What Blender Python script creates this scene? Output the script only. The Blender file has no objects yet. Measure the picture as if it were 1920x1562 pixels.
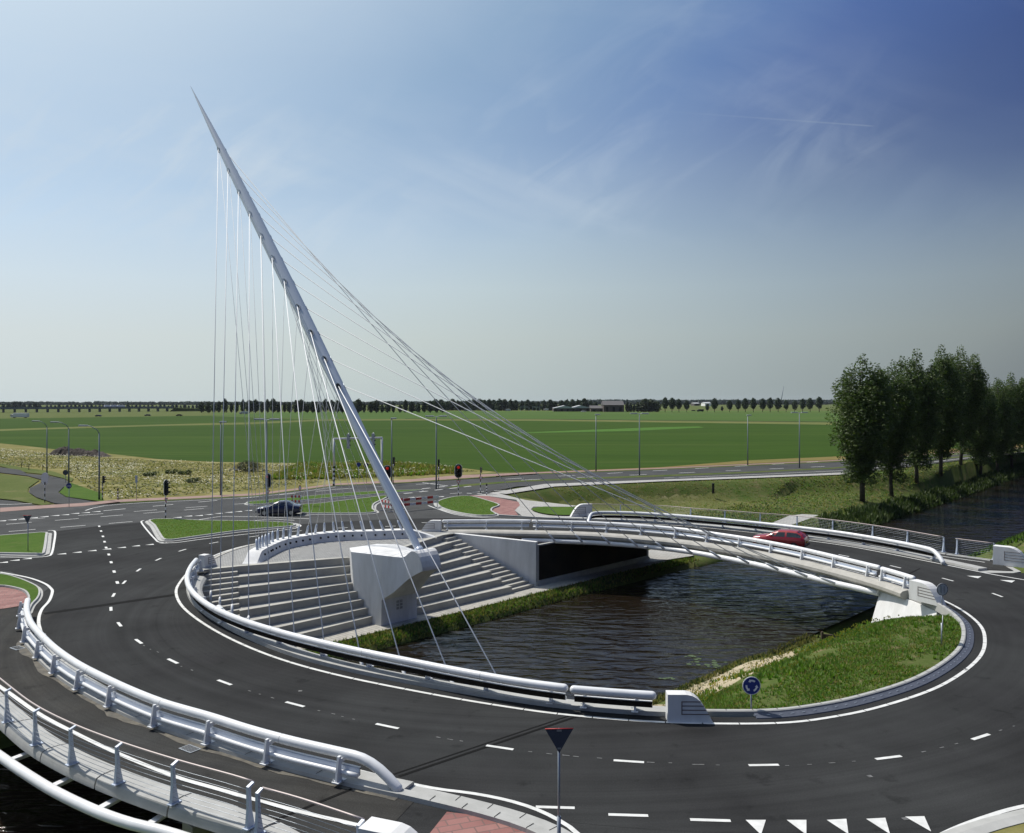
import bpy, bmesh, math, random
from mathutils import Vector, Matrix
from mathutils.geometry import tessellate_polygon
from mathutils import noise as mnoise
R = math.radians
random.seed(7)
SC = bpy.context.scene
COL = SC.collection

# ------------------------------------------------------------------ camera
FPX, YH, CH = 1600.0, 752.0, 11.0            # focal length in photo pixels, horizon row, eye height
cd = bpy.data.cameras.new('camera'); cam = bpy.data.objects.new('camera', cd); COL.objects.link(cam)
cam.location = (0, 0, CH); cam.rotation_euler = (R(90), 0, 0)
cd.sensor_fit = 'HORIZONTAL'; cd.sensor_width = 36; cd.lens = FPX/1920*36
cd.shift_y = -(781-YH)/1920; cd.clip_start = .1; cd.clip_end = 20000
SC.camera = cam
SC.view_settings.view_transform = 'Standard'; SC.view_settings.look = 'None'
SC.view_settings.exposure = 0.0; SC.view_settings.gamma = 1

# ------------------------------------------------------------------ sun and sky
SUN_AZ = 55.0        # degrees left of the view axis
SUN_EL = 54.0
sdir = Vector((-math.sin(R(SUN_AZ))*math.cos(R(SUN_EL)), math.cos(R(SUN_AZ))*math.cos(R(SUN_EL)), math.sin(R(SUN_EL))))
sl = bpy.data.lights.new('sun', 'SUN'); sl.energy = 4.6; sl.angle = R(.5); sl.color = (1, .95, .87)
so = bpy.data.objects.new('sun', sl); COL.objects.link(so)
so.rotation_euler = (-sdir).to_track_quat('-Z', 'Y').to_euler(); so.location = sdir*200

class NT:
    """small helper for node trees"""
    def __init__(s, tree): s.t = tree; s.n = tree.nodes; s.l = tree.links
    def add(s, typ, **kw):
        nd = s.n.new(typ)
        for k, v in kw.items():
            if k.startswith('i_'): 
                key = k[2:]; key = int(key) if key.isdigit() else key.replace('_', ' ')
                s.put(nd.inputs[key], v)
            else: setattr(nd, k, v)
        return nd
    def put(s, sock, v):
        if isinstance(v, bpy.types.NodeSocket): s.l.new(v, sock)
        elif isinstance(v, bpy.types.Node): s.l.new(v.outputs[0], sock)
        elif isinstance(v, (tuple, list)) and sock.type == 'RGBA' and len(v) == 3: sock.default_value = (*v, 1)
        else: sock.default_value = v
    def math(s, op, a, b=0.0, c=None, clamp=False):
        nd = s.n.new('ShaderNodeMath'); nd.operation = op; nd.use_clamp = clamp
        s.put(nd.inputs[0], a); s.put(nd.inputs[1], b)
        if c is not None: s.put(nd.inputs[2], c)
        return nd.outputs[0]
    def mix(s, f, a, b, mode='MIX'):
        nd = s.n.new('ShaderNodeMixRGB'); nd.blend_type = mode
        s.put(nd.inputs[0], f); s.put(nd.inputs[1], a); s.put(nd.inputs[2], b)
        return nd.outputs[0]
    def ramp(s, f, pts):
        nd = s.n.new('ShaderNodeValToRGB'); s.put(nd.inputs[0], f); e = nd.color_ramp.elements
        while len(e) < len(pts): e.new(.5)
        for q, (p, c) in zip(e, pts):
            q.position = p; q.color = (c, c, c, 1) if isinstance(c, (int, float)) else (*c, 1)
        return nd.outputs[0]
    def noise(s, vec, scale, detail=4, rough=.55, dist=0.0):
        nd = s.n.new('ShaderNodeTexNoise'); 
        if vec is not None: s.put(nd.inputs['Vector'], vec)
        nd.inputs['Scale'].default_value = scale; nd.inputs['Detail'].default_value = detail
        nd.inputs['Roughness'].default_value = rough; nd.inputs['Distortion'].default_value = dist
        return nd.outputs[0]
    def mapping(s, vec, scale=(1, 1, 1), rot=(0, 0, 0), loc=(0, 0, 0)):
        nd = s.n.new('ShaderNodeMapping'); s.put(nd.inputs[0], vec)
        nd.inputs['Scale'].default_value = scale; nd.inputs['Rotation'].default_value = rot; nd.inputs['Location'].default_value = loc
        return nd.outputs[0]

W = bpy.data.worlds.new('World'); SC.world = W; W.use_nodes = True
k = NT(W.node_tree); k.n.clear()
tc = k.add('ShaderNodeTexCoord').outputs['Generated']
sky = k.add('ShaderNodeTexSky', sky_type='NISHITA', sun_disc=False, sun_elevation=R(SUN_EL), sun_rotation=R(-SUN_AZ),
            altitude=0, air_density=1.0, dust_density=1.6, ozone_density=2.0)
sx = k.add('ShaderNodeSeparateXYZ', i_0=tc)
X_, Y_, Z_ = sx.outputs
# a polarised slide-film sky: milky around the sun, deep blue far from it, pale at the horizon
dt = k.add('ShaderNodeVectorMath', operation='DOT_PRODUCT'); k.put(dt.inputs[0], tc); dt.inputs[1].default_value = tuple(sdir)
dv = dt.outputs['Value']
body = k.ramp(dv, [(0, (.20, .45, 1.7)), (.25, (.36, .74, 2.5)), (.33, (.42, .86, 2.8)), (.44, (.60, 1.3, 3.9)), (.50, (.95, 1.95, 4.7)), (.57, (2.0, 3.3, 5.7)), (.64, (2.9, 4.4, 6.5)), (.72, (4.8, 6.3, 8.1)), (.80, (6.9, 8.3, 9.6)), (1, (9.0, 9.5, 10.0))])
skyc = k.mix(.98, sky.outputs[0], body)
# pale band above the horizon, dimmer away from the sun
hzlow = k.ramp(Z_, [(0, 1), (.08, 1), (.13, .90), (.17, .70), (.21, .44), (.25, .22), (.29, .08), (.34, .02), (.40, 0)])
hzhigh = k.ramp(Z_, [(0, 1), (.13, 1), (.18, .86), (.24, .57), (.30, .31), (.36, .14), (.43, .04), (.5, 0)])
hzband = k.mix(k.ramp(dv, [(0, 0), (.24, 0), (.48, 1), (1, 1)]), hzlow, hzhigh)
hazec = k.ramp(k.math('MULTIPLY_ADD', dv, 1.0, .15, clamp=True), [(0, (.9, 1.1, 1.5)), (.16, (1.7, 2.0, 2.3)), (.266, (3.1, 3.65, 3.8)), (.42, (4.5, 5.35, 5.6)), (.60, (6.4, 7.35, 7.45)), (.825, (8.1, 9.1, 9.6)), (1, (8.6, 9.4, 9.9))])
hazec = k.mix(1.0, hazec, k.ramp(Z_, [(0, (1.02, 1.0, .97)), (.07, (1.02, 1.0, .97)), (.20, (.86, .97, 1.12)), (.40, (.78, .95, 1.2)), (1, (.78, .95, 1.2))]), 'MULTIPLY')
skyc = k.mix(hzband, skyc, hazec)
# thin cirrus, planar at height
pv = k.add('ShaderNodeVectorMath', operation='SCALE'); k.put(pv.inputs[0], tc)
k.put(pv.inputs['Scale'], k.math('DIVIDE', 1.0, k.math('ADD', k.math('MAXIMUM', Z_, 0), .10)))
hx = k.math('DIVIDE', X_, k.math('MAXIMUM', Y_, .15)); hz = k.math('DIVIDE', Z_, k.math('MAXIMUM', Y_, .15))
cv = k.add('ShaderNodeCombineXYZ'); k.put(cv.inputs[0], hx); k.put(cv.inputs[1], hz)
v1 = k.mapping(pv.outputs[0], scale=(.42, .95, 1), rot=(0, 0, R(30)), loc=(.6, .2, 0))
v2 = k.mapping(k.mapping(cv.outputs[0], rot=(0, 0, R(-37))), scale=(5.5, 17, 1), loc=(3.4, 1, 0))
v3 = k.mapping(k.mapping(cv.outputs[0], rot=(0, 0, R(14))), scale=(2.2, 8, 1), loc=(1.4, 5, 0))
c1 = k.ramp(k.noise(v1, 1.0, 6, .55, .5), [(0, 0), (.40, 0), (.70, 1), (1, 1)])
c2 = k.ramp(k.noise(v2, 1.0, 8, .62, .9), [(0, 0), (.46, 0), (.80, 1), (1, 1)])
c3 = k.ramp(k.noise(v3, 1.0, 8, .58, .8), [(0, 0), (.46, 0), (.80, 1), (1, 1)])
m2 = k.ramp(k.noise(cv.outputs[0], 2.6, 3, .5), [(0, 0), (.42, 0), (.62, 1), (1, 1)])
cl = k.math('ADD', k.math('MULTIPLY', c1, .10), k.math('ADD', k.math('MULTIPLY', k.math('MULTIPLY', c2, m2), .85), k.math('MULTIPLY', c3, .52)), clamp=True)
cl = k.math('MULTIPLY', cl, k.ramp(dv, [(0, .14), (.22, .14), (.30, .07), (.38, .34), (.50, .9), (1, 1)]))
cl = k.math('MULTIPLY', cl, k.ramp(Z_, [(0, 0), (.12, .05), (.19, .8), (.26, .9), (.31, .45), (.38, .2), (1, .2)]))
skyc = k.mix(cl, skyc, (7.3, 8.3, 9.2))
# a faint condensation trail high on the right
na = Vector((.1875, 1, .339)).cross(Vector((.419, 1, .3225))).normalized()
dn = k.add('ShaderNodeVectorMath', operation='DOT_PRODUCT'); k.put(dn.inputs[0], tc); dn.inputs[1].default_value = tuple(na)
tr_ = k.math('SUBTRACT', 1.0, k.math('DIVIDE', k.math('ABSOLUTE', dn.outputs['Value']), .0011), clamp=True)
tr_ = k.math('MULTIPLY', tr_, k.ramp(X_, [(0, 0), (.14, 0), (.24, .5), (.37, 1), (.375, 0), (1, 0)]))
skyc = k.mix(k.math('MULTIPLY', tr_, .22), skyc, (5, 6, 7))
below = k.ramp(Z_, [(0, 0), (.001, 1)])
bg = k.add('ShaderNodeBackground', i_Strength=.085); k.put(bg.inputs[0], skyc)
wo = k.add('ShaderNodeOutputWorld'); k.l.new(bg.outputs[0], wo.inputs[0])

# ------------------------------------------------------------------ materials
MATS = {}
def mat(name, col, rough=.8, var=0.0, vscale=1.0, col2=None, bump=0.0, bscale=8.0, metal=0.0, spec=.5, detail=5,
        stretch=(1, 1, 1), rot=0.0, extra=None, coat=0.0):
    m = bpy.data.materials.new(name); m.use_nodes = True; q = NT(m.node_tree)
    b = q.n['Principled BSDF']; b.inputs['Roughness'].default_value = rough; b.inputs['Metallic'].default_value = metal
    b.inputs['Specular IOR Level'].default_value = spec; b.inputs['Coat Weight'].default_value = coat
    geo = q.add('ShaderNodeNewGeometry').outputs['Position']
    v = q.mapping(geo, scale=stretch, rot=(0, 0, rot))
    c = (*col, 1)
    if col2 is not None or var:
        c2 = col2 if col2 is not None else tuple(x*(1-var) for x in col)
        f = q.ramp(q.noise(v, vscale, detail, .6), [(0, 0), (.34, 0), (.66, 1), (1, 1)])
        c = q.mix(f, col, c2)
    if extra: c = extra(q, c, geo, b)
    q.put(b.inputs['Base Color'], c)
    if bump:
        bn = q.add('ShaderNodeBump', i_Strength=bump, i_Distance=.03); q.put(bn.inputs['Height'], q.noise(v, bscale, 4, .6))
        q.put(b.inputs['Normal'], bn)
    MATS[name] = m; return m

def asphalt_extra(q, c, geo, b):
    f2 = q.ramp(q.noise(q.mapping(geo, scale=(1, 1, 1)), .13, 5, .6), [(0, 0), (.35, 0), (.7, 1), (1, 1)])
    c = q.mix(q.math('MULTIPLY', f2, .7), c, (.048, .050, .050))
    # grit
    g = q.ramp(q.noise(geo, 22, 3, .85), [(0, .45), (.35, .85), (.55, 1.05), (1, 2.0)])
    c = q.mix(1.0, c, g, 'MULTIPLY')
    # tyre polished tracks round the ring: rings about the oval centre
    w = q.add('ShaderNodeTexNoise', i_Scale=.5); 
    sub = q.add('ShaderNodeVectorMath', operation='SUBTRACT'); q.put(sub.inputs[0], geo); sub.inputs[1].default_value = (1.6, 50.5, 0)
    ln = q.add('ShaderNodeVectorMath', operation='LENGTH'); q.put(ln.inputs[0], sub.outputs[0])
    cmb = q.add('ShaderNodeCombineXYZ'); q.put(cmb.inputs[0], q.math('MULTIPLY', ln.outputs['Value'], 1.0))
    st = q.ramp(q.noise(cmb.outputs[0], 1.3, 5, .75), [(0, .62), (.38, .85), (.62, 1.2), (1, 1.6)])
    c = q.mix(.9, c, st, 'MULTIPLY')
    # specks of chewing gum and chalk
    oil = q.ramp(q.noise(q.mapping(geo, loc=(31, 9, 0)), .9, 6, .62), [(0, 1), (.60, 1), (.70, .62), (1, .55)])
    c = q.mix(.8, c, oil, 'MULTIPLY')
    return c
mat('asphalt', (.028, .028, .029), .95, col2=(.022, .0225, .023), vscale=.35, spec=.06, bump=.25, bscale=40, extra=asphalt_extra)
mat('asphalt_old', (.082, .084, .085), .95, spec=.06, col2=(.064, .065, .066), vscale=.3, extra=asphalt_extra, bump=.15, bscale=30)
mat('path_asphalt', (.046, .044, .040), .95, spec=.06, extra=asphalt_extra, col2=(.030, .029, .028), vscale=.6, bump=.2, bscale=30)
mat('joint_tar', (.012, .012, .012), .9, spec=.05)
mat('road_paint', (.70, .70, .68), .6, col2=(.56, .56, .54), vscale=3.0)
mat('worn_paint', (.17, .17, .17), .8, col2=(.07, .07, .07), vscale=6.0)
mat('concrete', (.40, .40, .385), .8, col2=(.33, .33, .315), vscale=1.6, bump=.08, bscale=15)
mat('concrete_warm', (.42, .405, .37), .8, col2=(.33, .32, .29), vscale=1.3, bump=.08, bscale=15)
mat('concrete_step', (.44, .43, .385), .85, col2=(.36, .35, .32), vscale=.9, bump=.08, bscale=12)
mat('white_concrete', (.75, .75, .75), .75, col2=(.60, .60, .59), vscale=1.3, stretch=(1, 1, .22), bump=.04, bscale=12)
mat('white_steel', (.77, .78, .79), .34, col2=(.68, .69, .70), vscale=1.4, spec=.45, stretch=(1, 1, .3))
mat('cable_steel', (.74, .75, .76), .6, spec=.1)
mat('mast_steel', (.60, .66, .74), .28, col2=(.55, .61, .70), vscale=.5, spec=.5)
mat('blue_steel', (.50, .56, .66), .35)
mat('copper_rail', (.40, .345, .33), .5, metal=.3)
mat('zinc', (.33, .36, .40), .45, metal=.7)
mat('pole_grey', (.17, .20, .24), .5, metal=.3)
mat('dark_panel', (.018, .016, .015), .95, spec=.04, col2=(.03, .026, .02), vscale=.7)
mat('black_plastic', (.012, .012, .013), .5)
mat('rubber', (.02, .02, .02), .8)
mat('white_paint', (.8, .8, .8), .5)
mat('red_paint', (.50, .03, .03), .5)
mat('blue_sign', (.012, .035, .22), .4)
mat('yellow_paint', (.65, .45, .02), .5)
mat('car_blue', (.012, .018, .060), .22, coat=.8, spec=.5)
mat('car_red', (.30, .012, .015), .22, coat=.8, spec=.5)
mat('car_glass', (.015, .018, .02), .05, spec=.8)
mat('head_glass', (.7, .7, .7), .1)
mat('tail_red', (.35, .01, .01), .2)
mat('alloy', (.45, .46, .47), .3, metal=.8)
mat('bark', (.090, .075, .058), .9, col2=(.05, .042, .034), vscale=3, bump=.5, bscale=8)
mat('brick_red_far', (.27, .175, .145), .85, col2=(.22, .13, .11), vscale=1)
mat('barn_wall', (.085, .065, .055), .9, col2=(.06, .05, .045), vscale=.1)
mat('barn_roof', (.50, .51, .52), .6, col2=(.42, .43, .44), vscale=.05)
mat('dark_roof', (.09, .085, .085), .8)
mat('viaduct_concrete', (.20, .22, .25), .85)
mat('soil', (.060, .045, .036), .95, col2=(.035, .028, .024), vscale=1.5, bump=.6, bscale=4)
mat('sand', (.42, .36, .25), .95, col2=(.30, .25, .16), vscale=1.4, bump=.4, bscale=10)
mat('lily', (.055, .085, .03), .6)
mat('flower_yellow', (.55, .48, .04), .7)
mat('flower_white', (.62, .60, .45), .8)
mat('timber', (.09, .07, .05), .9)

def emit(name, col, st):
    m = bpy.data.materials.new(name); m.use_nodes = True; q = NT(m.node_tree); b = q.n['Principled BSDF']
    b.inputs['Base Color'].default_value = (*col, 1); b.inputs['Emission Color'].default_value = (*col, 1); b.inputs['Emission Strength'].default_value = st
    MATS[name] = m
emit('lamp_red', (.7, .02, .01), .3)

def leafmat(name, c1, c2, trans=.25, rough=.55):
    m = bpy.data.materials.new(name); m.use_nodes = True; q = NT(m.node_tree); b = q.n['Principled BSDF']
    geo = q.add('ShaderNodeNewGeometry')
    f = q.ramp(q.noise(geo.outputs['Position'], .9, 3, .6), [(0, 0), (.35, 0), (.65, 1), (1, 1)])
    rnd = geo.outputs['Random Per Island']
    c = q.mix(f, c1, c2); c = q.mix(1.0, c, q.ramp(rnd, [(0, .65), (1, 1.4)]), 'MULTIPLY')
    q.put(b.inputs['Base Color'], c); b.inputs['Roughness'].default_value = rough
    b.inputs['Specular IOR Level'].default_value = .35
    tr = q.add('ShaderNodeBsdfTranslucent'); q.put(tr.inputs[0], q.mix(1.0, c, (1.2, 1.5, .5), 'MULTIPLY'))
    mx = q.add('ShaderNodeMixShader', i_0=trans); q.l.new(b.outputs[0], mx.inputs[1]); q.l.new(tr.outputs[0], mx.inputs[2])
    q.l.new(mx.outputs[0], q.n['Material Output'].inputs[0]); MATS[name] = m; return m
leafmat('poplar_leaf', (.042, .070, .016), (.080, .112, .030), .30)
leafmat('poplar_leaf_dark', (.026, .042, .014), (.040, .060, .020), .18)
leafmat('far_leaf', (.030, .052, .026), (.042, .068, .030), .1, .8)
leafmat('far_leaf_hazed', (.045, .070, .065), (.055, .082, .075), .1, .8)  # blue of the distance haze mixed into the leaf colour
leafmat('grass_blade', (.085, .165, .022), (.13, .20, .035), .35)
leafmat('weed_blade', (.25, .20, .075), (.17, .17, .05), .35)
leafmat('dry_blade', (.25, .205, .09), (.20, .18, .07), .35)
leafmat('reed_blade', (.035, .060, .014), (.055, .080, .020), .2)
leafmat('crop_leaf', (.032, .085, .020), (.045, .11, .026), .2)

def grass_mat(name, a, b_, c_, s1=.5, s2=5.0, bump=.7, cthr=.62, bs=14, stretch=(1, 1, 1), rot=0):
    def ex(q, c, geo, b):
        v = q.mapping(geo, scale=stretch, rot=(0, 0, rot))
        f = q.ramp(q.noise(v, s2, 5, .7), [(0, .55), (.5, 1), (1, 1.5)])
        c = q.mix(1.0, c, f, 'MULTIPLY')
        g = q.ramp(q.noise(q.mapping(v, loc=(13, 7, 0)), s1*1.7, 6, .65), [(0, 0), (cthr-.05, 0), (cthr+.1, 1), (1, 1)])
        return q.mix(g, c, c_)
    return mat(name, a, .95, col2=b_, vscale=s1, bump=bump, bscale=bs, extra=ex, spec=.04, stretch=stretch, rot=rot)
grass_mat('grass_island', (.055, .105, .018), (.075, .125, .025), (.09, .12, .035), .5, 6)
grass_mat('grass_ground', (.080, .105, .030), (.105, .125, .040), (.16, .15, .07), .12, 2.5)
grass_mat('meadow', (.095, .110, .035), (.13, .135, .050), (.24, .22, .12), .10, 1.6, cthr=.58)
grass_mat('weeds_ground', (.19, .165, .062), (.14, .145, .048), (.28, .25, .12), .10, 1.4, cthr=.56, stretch=(.6, 1, 1))
grass_mat('bank_grass', (.060, .095, .022), (.10, .115, .040), (.16, .13, .07), .5, 5, cthr=.6)
grass_mat('bank_dark', (.050, .075, .018), (.075, .085, .028), (.11, .09, .045), .4, 4, cthr=.6)
grass_mat('crop', (.030, .062, .009), (.042, .078, .012), (.060, .092, .020), .06, 1.1, bump=.6, cthr=.60, bs=2.2, stretch=(.05, .75, 1), rot=R(-7))
grass_mat('crop_light', (.058, .105, .024), (.070, .118, .030), (.09, .125, .038), .03, .5, cthr=.6, stretch=(.04, .5, 1), rot=R(-5))
grass_mat('crop_bright', (.065, .14, .028), (.075, .15, .03), (.08, .14, .035), .03, .5, cthr=.7)
grass_mat('dry_strip', (.14, .15, .05), (.10, .12, .04), (.20, .17, .07), .04, .6, cthr=.6, stretch=(.3, 1, 1))
grass_mat('dry_orange', (.24, .16, .07), (.16, .14, .05), (.13, .14, .045), .05, .8, cthr=.6, stretch=(.3, 1, 1))

def paving(name, a, b_, mortar, sx_, sy_, rot=0.0, ms=.02, herr=False):
    def ex(q, c, geo, b):
        v = q.mapping(geo, rot=(0, 0, rot))
        br = q.add('ShaderNodeTexBrick', i_Scale=1.0, i_Mortar_Size=ms, i_Brick_Width=sx_, i_Row_Height=sy_)
        q.put(br.inputs['Vector'], v); q.put(br.inputs['Color1'], a); q.put(br.inputs['Color2'], b_); q.put(br.inputs['Mortar'], mortar)
        f = q.ramp(q.noise(geo, 1.2, 4, .6), [(0, .75), (1, 1.25)])
        return q.mix(1.0, br.outputs[0], f, 'MULTIPLY')
    return mat(name, a, .85, bump=.15, bscale=12, extra=ex)
paving('cobbles', (.34, .34, .33), (.26, .26, .255), (.15, .15, .145), .22, .13, R(20), .018)
paving('quay_slabs', (.40, .385, .34), (.35, .335, .30), (.20, .19, .17), .9, .3, R(46), .02)
paving('light_pavers', (.40, .39, .37), (.34, .33, .31), (.20, .2, .19), .6, .3, R(20), .02)
paving('red_bricks', (.30, .15, .13), (.20, .075, .068), (.15, .09, .08), .6, .3, R(-20), .02)

def water_mat():
    m = bpy.data.materials.new('canal_water'); m.use_nodes = True; q = NT(m.node_tree); b = q.n['Principled BSDF']
    geo = q.add('ShaderNodeNewGeometry').outputs['Position']
    b.inputs['Base Color'].default_value = (.013, .009, .006, 1); b.inputs['Roughness'].default_value = .04
    b.inputs['IOR'].default_value = 1.5; b.inputs['Specular IOR Level'].default_value = .5
    v = q.mapping(geo, scale=(.38, 1.15, 1), rot=(0, 0, R(12)))
    n1 = q.noise(v, 1.25, 2.5, .42, .5); n2 = q.noise(q.mapping(geo, scale=(1, 1.9, 1), rot=(0, 0, R(-20))), 5, 3, .5, .4)
    patch = q.ramp(q.noise(geo, .07, 3, .5), [(0, .45), (.4, .6), (.65, 1), (1, 1)])
    hgt = q.math('MULTIPLY', q.math('ADD', n1, q.math('MULTIPLY', n2, .05)), patch)
    bn = q.add('ShaderNodeBump', i_Strength=1.0, i_Distance=.55); q.put(bn.inputs['Height'], hgt); q.put(b.inputs['Normal'], bn)
    MATS['canal_water'] = m
water_mat()

# ------------------------------------------------------------------ mesh helpers
def P(x, y, z=0.0):
    """plan position of something measured in the photo at height z"""
    s = (CH-z)*FPX/(y-YH); return Vector(((x-960)/FPX*s, s, z))
def PS(pts, z=0.0): return [P(a, b, z) for a, b in pts]
def D(x, y, dist):
    """point measured in the photo at a known distance"""
    return Vector(((x-960)/FPX*dist, dist, CH-(y-YH)/FPX*dist))

class MB:
    def __init__(s): s.v = []; s.f = []; s.sm = []; s.mi = []
    def add(s, vs, fs, smooth=False, mi=0):
        o = len(s.v); s.v += [tuple(p) for p in vs]; s.f += [tuple(i+o for i in f) for f in fs]
        s.sm += [smooth]*len(fs); s.mi += [mi]*len(fs); return s
    def box(s, c, size, rz=0.0, mi=0, M=None):
        hx_, hy_, hz_ = size[0]/2, size[1]/2, size[2]/2
        M = M or Matrix.Rotation(rz, 3, 'Z'); c = Vector(c)
        vs = [c+M@Vector((a*hx_, b*hy_, d*hz_)) for a in (-1, 1) for b in (-1, 1) for d in (-1, 1)]
        return s.add(vs, [(0, 1, 3, 2), (4, 6, 7, 5), (0, 4, 5, 1), (2, 3, 7, 6), (0, 2, 6, 4), (1, 5, 7, 3)], mi=mi)
    def bevbox(s, c, size, rz=0.0, bv=.02, M=None, mi=0):
        bm = bmesh.new(); bmesh.ops.create_cube(bm, size=1); bmesh.ops.scale(bm, vec=size, verts=bm.verts)
        bmesh.ops.bevel(bm, geom=bm.edges[:], offset=bv, segments=2, profile=.7, affect='EDGES')
        M = M or Matrix.Rotation(rz, 3, 'Z'); c = Vector(c)
        bm.verts.index_update(); s.add([c+M@v.co for v in bm.verts], [[v.index for v in f.verts] for f in bm.faces], mi=mi); bm.free(); return s
    def tube(s, path, r, n=12, caps=True, round_ends=False, mi=0):
        path = [Vector(p) for p in path]; m = len(path)
        rr = list(r) if isinstance(r, (list, tuple)) else [r]*m
        if round_ends:
            a = (path[0]-path[1]).normalized(); b = (path[-1]-path[-2]).normalized(); r0, r1 = rr[0], rr[-1]
            pre = [(path[0]+a*r0*math.sin(t), r0*math.cos(t)) for t in (R(88), R(65), R(42), R(20))]
            post = [(path[-1]+b*r1*math.sin(t), r1*math.cos(t)) for t in (R(20), R(42), R(65), R(88))]
            path = [p for p, _ in pre]+path+[p for p, _ in post]; rr = [q for _, q in pre]+rr+[q for _, q in post]; m = len(path)
        T = [(path[min(i+1, m-1)]-path[max(i-1, 0)]).normalized() for i in range(m)]
        up = Vector((0, 0, 1)) if abs(T[0].z) < .95 else Vector((0, 1, 0))
        u = (up-T[0]*up.dot(T[0])).normalized(); vs = []
        for i in range(m):
            u = (u-T[i]*u.dot(T[i])).normalized(); w = T[i].cross(u)
            for j in range(n):
                a = 2*math.pi*j/n; vs.append(path[i]+(u*math.cos(a)+w*math.sin(a))*rr[i])
        fs = [(i*n+j, (i+1)*n+j, (i+1)*n+(j+1) % n, i*n+(j+1) % n) for i in range(m-1) for j in range(n)]
        s.add(vs, fs, True, mi)
        if caps:
            o = len(s.v)-m*n; s.f += [tuple(o+j for j in range(n)), tuple(o+(m-1)*n+j for j in reversed(range(n)))]; s.sm += [False]*2; s.mi += [mi]*2
        return s
    def prism(s, poly, z0, z1, mi=0, bottom=True):
        n = len(poly); A = sum(poly[i][0]*poly[(i+1) % n][1]-poly[(i+1) % n][0]*poly[i][1] for i in range(n))
        if A < 0: poly = poly[::-1]
        vs = [(p[0], p[1], z0) for p in poly]+[(p[0], p[1], z1) for p in poly]
        tr = tessellate_polygon([[Vector((p[0], p[1], 0)) for p in poly]])
        fs = [(i, (i+1) % n, n+(i+1) % n, n+i) for i in range(n)]
        for t in tr:
            a, b, c = t; nz = (Vector(poly[b][:2])-Vector(poly[a][:2])).cross(Vector(poly[c][:2])-Vector(poly[a][:2]))
            if nz < 0: b, c = c, b
            fs.append((n+a, n+b, n+c))
            if bottom: fs.append((a, c, b))
        return s.add(vs, fs, mi=mi)
    def sheet(s, poly, z=None, mi=0):
        pts = [Vector((p[0], p[1], (p[2] if z is None else z))) for p in poly]
        for t in tessellate_polygon([[Vector((p.x, p.y, 0)) for p in pts]]):
            a, b, c = t; nz = (pts[b]-pts[a]).to_2d().cross((pts[c]-pts[a]).to_2d())
            if nz < 0: b, c = c, b
            s.add([pts[a], pts[b], pts[c]], [(0, 1, 2)], mi=mi)
        return s
    def strip(s, prof_paths, smooth=False, closed=False, mi=0):
        """loft between equally long paths"""
        k_ = len(prof_paths); m = len(prof_paths[0]); vs = [p for path in prof_paths for p in path]; fs = []
        for a in range(k_-1):
            for i in range(m if closed else m-1):
                j = (i+1) % m; fs.append((a*m+i, a*m+j, (a+1)*m+j, (a+1)*m+i))
        return s.add(vs, fs, smooth, mi)
    def sweep(s, path, prof, closed=False, smooth=False, mi=0, caps=True, tscale=None):
        """prof: list of (offset to the left, z), loop, swept along a plan path"""
        L = [[Vector((*q, z+(path[i].z if len(path[i]) > 2 else 0))) for i, q in enumerate(off(path, o, closed))] for o, z in prof]
        L.append(L[0]); s.strip(L, smooth, closed, mi)
        if caps and not closed:
            n = len(prof); m = len(path)
            s.add([L[j][0] for j in range(n)], [tuple(range(n))], mi=mi); s.add([L[j][m-1] for j in range(n)], [tuple(reversed(range(n)))], mi=mi)
        return s
    def build(s, name, m, parent=None, loc=None, fix=True, org=None):
        if org is not None:      # vertices were given in world space: make them relative to the thing's base
            s.v = [(a-org[0], b-org[1], c-org[2]) for a, b, c in s.v]
            if parent is None: loc = org
        me = bpy.data.meshes.new(name); me.from_pydata(s.v, [], s.f); me.update()
        for mm in (m if isinstance(m, (list, tuple)) else [m]): me.materials.append(MATS[mm])
        me.polygons.foreach_set('use_smooth', s.sm); me.polygons.foreach_set('material_index', s.mi)
        if fix:
            bm = bmesh.new(); bm.from_mesh(me); bmesh.ops.recalc_face_normals(bm, faces=bm.faces[:]); bm.to_mesh(me); bm.free()
        o = bpy.data.objects.new(name, me); COL.objects.link(o)
        if parent is not None: o.parent = parent
        if loc is not None: o.location = loc
        return o

def off(path, d, closed=False):
    m = len(path); out = []
    for i in range(m):
        a = path[(i-1) % m] if closed else path[max(i-1, 0)]; b = path[(i+1) % m] if closed else path[min(i+1, m-1)]
        t = Vector((b[0]-a[0], b[1]-a[1])); t.normalize(); out.append(Vector((path[i][0]-t.y*d, path[i][1]+t.x*d)))
    return out
def spline(pts, closed=False, step=.6):
    pts = [Vector(p) for p in pts]; n = len(pts); dense = []
    for i in range(n if closed else n-1):
        p0 = pts[(i-1) % n] if closed else pts[max(i-1, 0)]; p1 = pts[i]; p2 = pts[(i+1) % n]
        p3 = pts[(i+2) % n] if closed else pts[min(i+2, n-1)]
        for q in range(16):
            t = q/16; dense.append(.5*((2*p1)+(p2-p0)*t+(2*p0-5*p1+4*p2-p3)*t*t+(3*p1-p0-3*p2+p3)*t**3))
    dense.append(pts[0].copy() if closed else pts[-1].copy())
    return resample(dense, step, closed)
def resample(dense, step, closed=False):
    L = [0.0]
    for a, b in zip(dense, dense[1:]): L.append(L[-1]+(b-a).length)
    N = max(2, int(round(L[-1]/step))); out = []; j = 0
    for i in range(N if closed else N+1):
        d = L[-1]*i/N
        while j < len(L)-2 and L[j+1] < d: j += 1
        f = (d-L[j])/max(1e-9, L[j+1]-L[j]); out.append(dense[j].lerp(dense[j+1], f))
    return out
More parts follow.
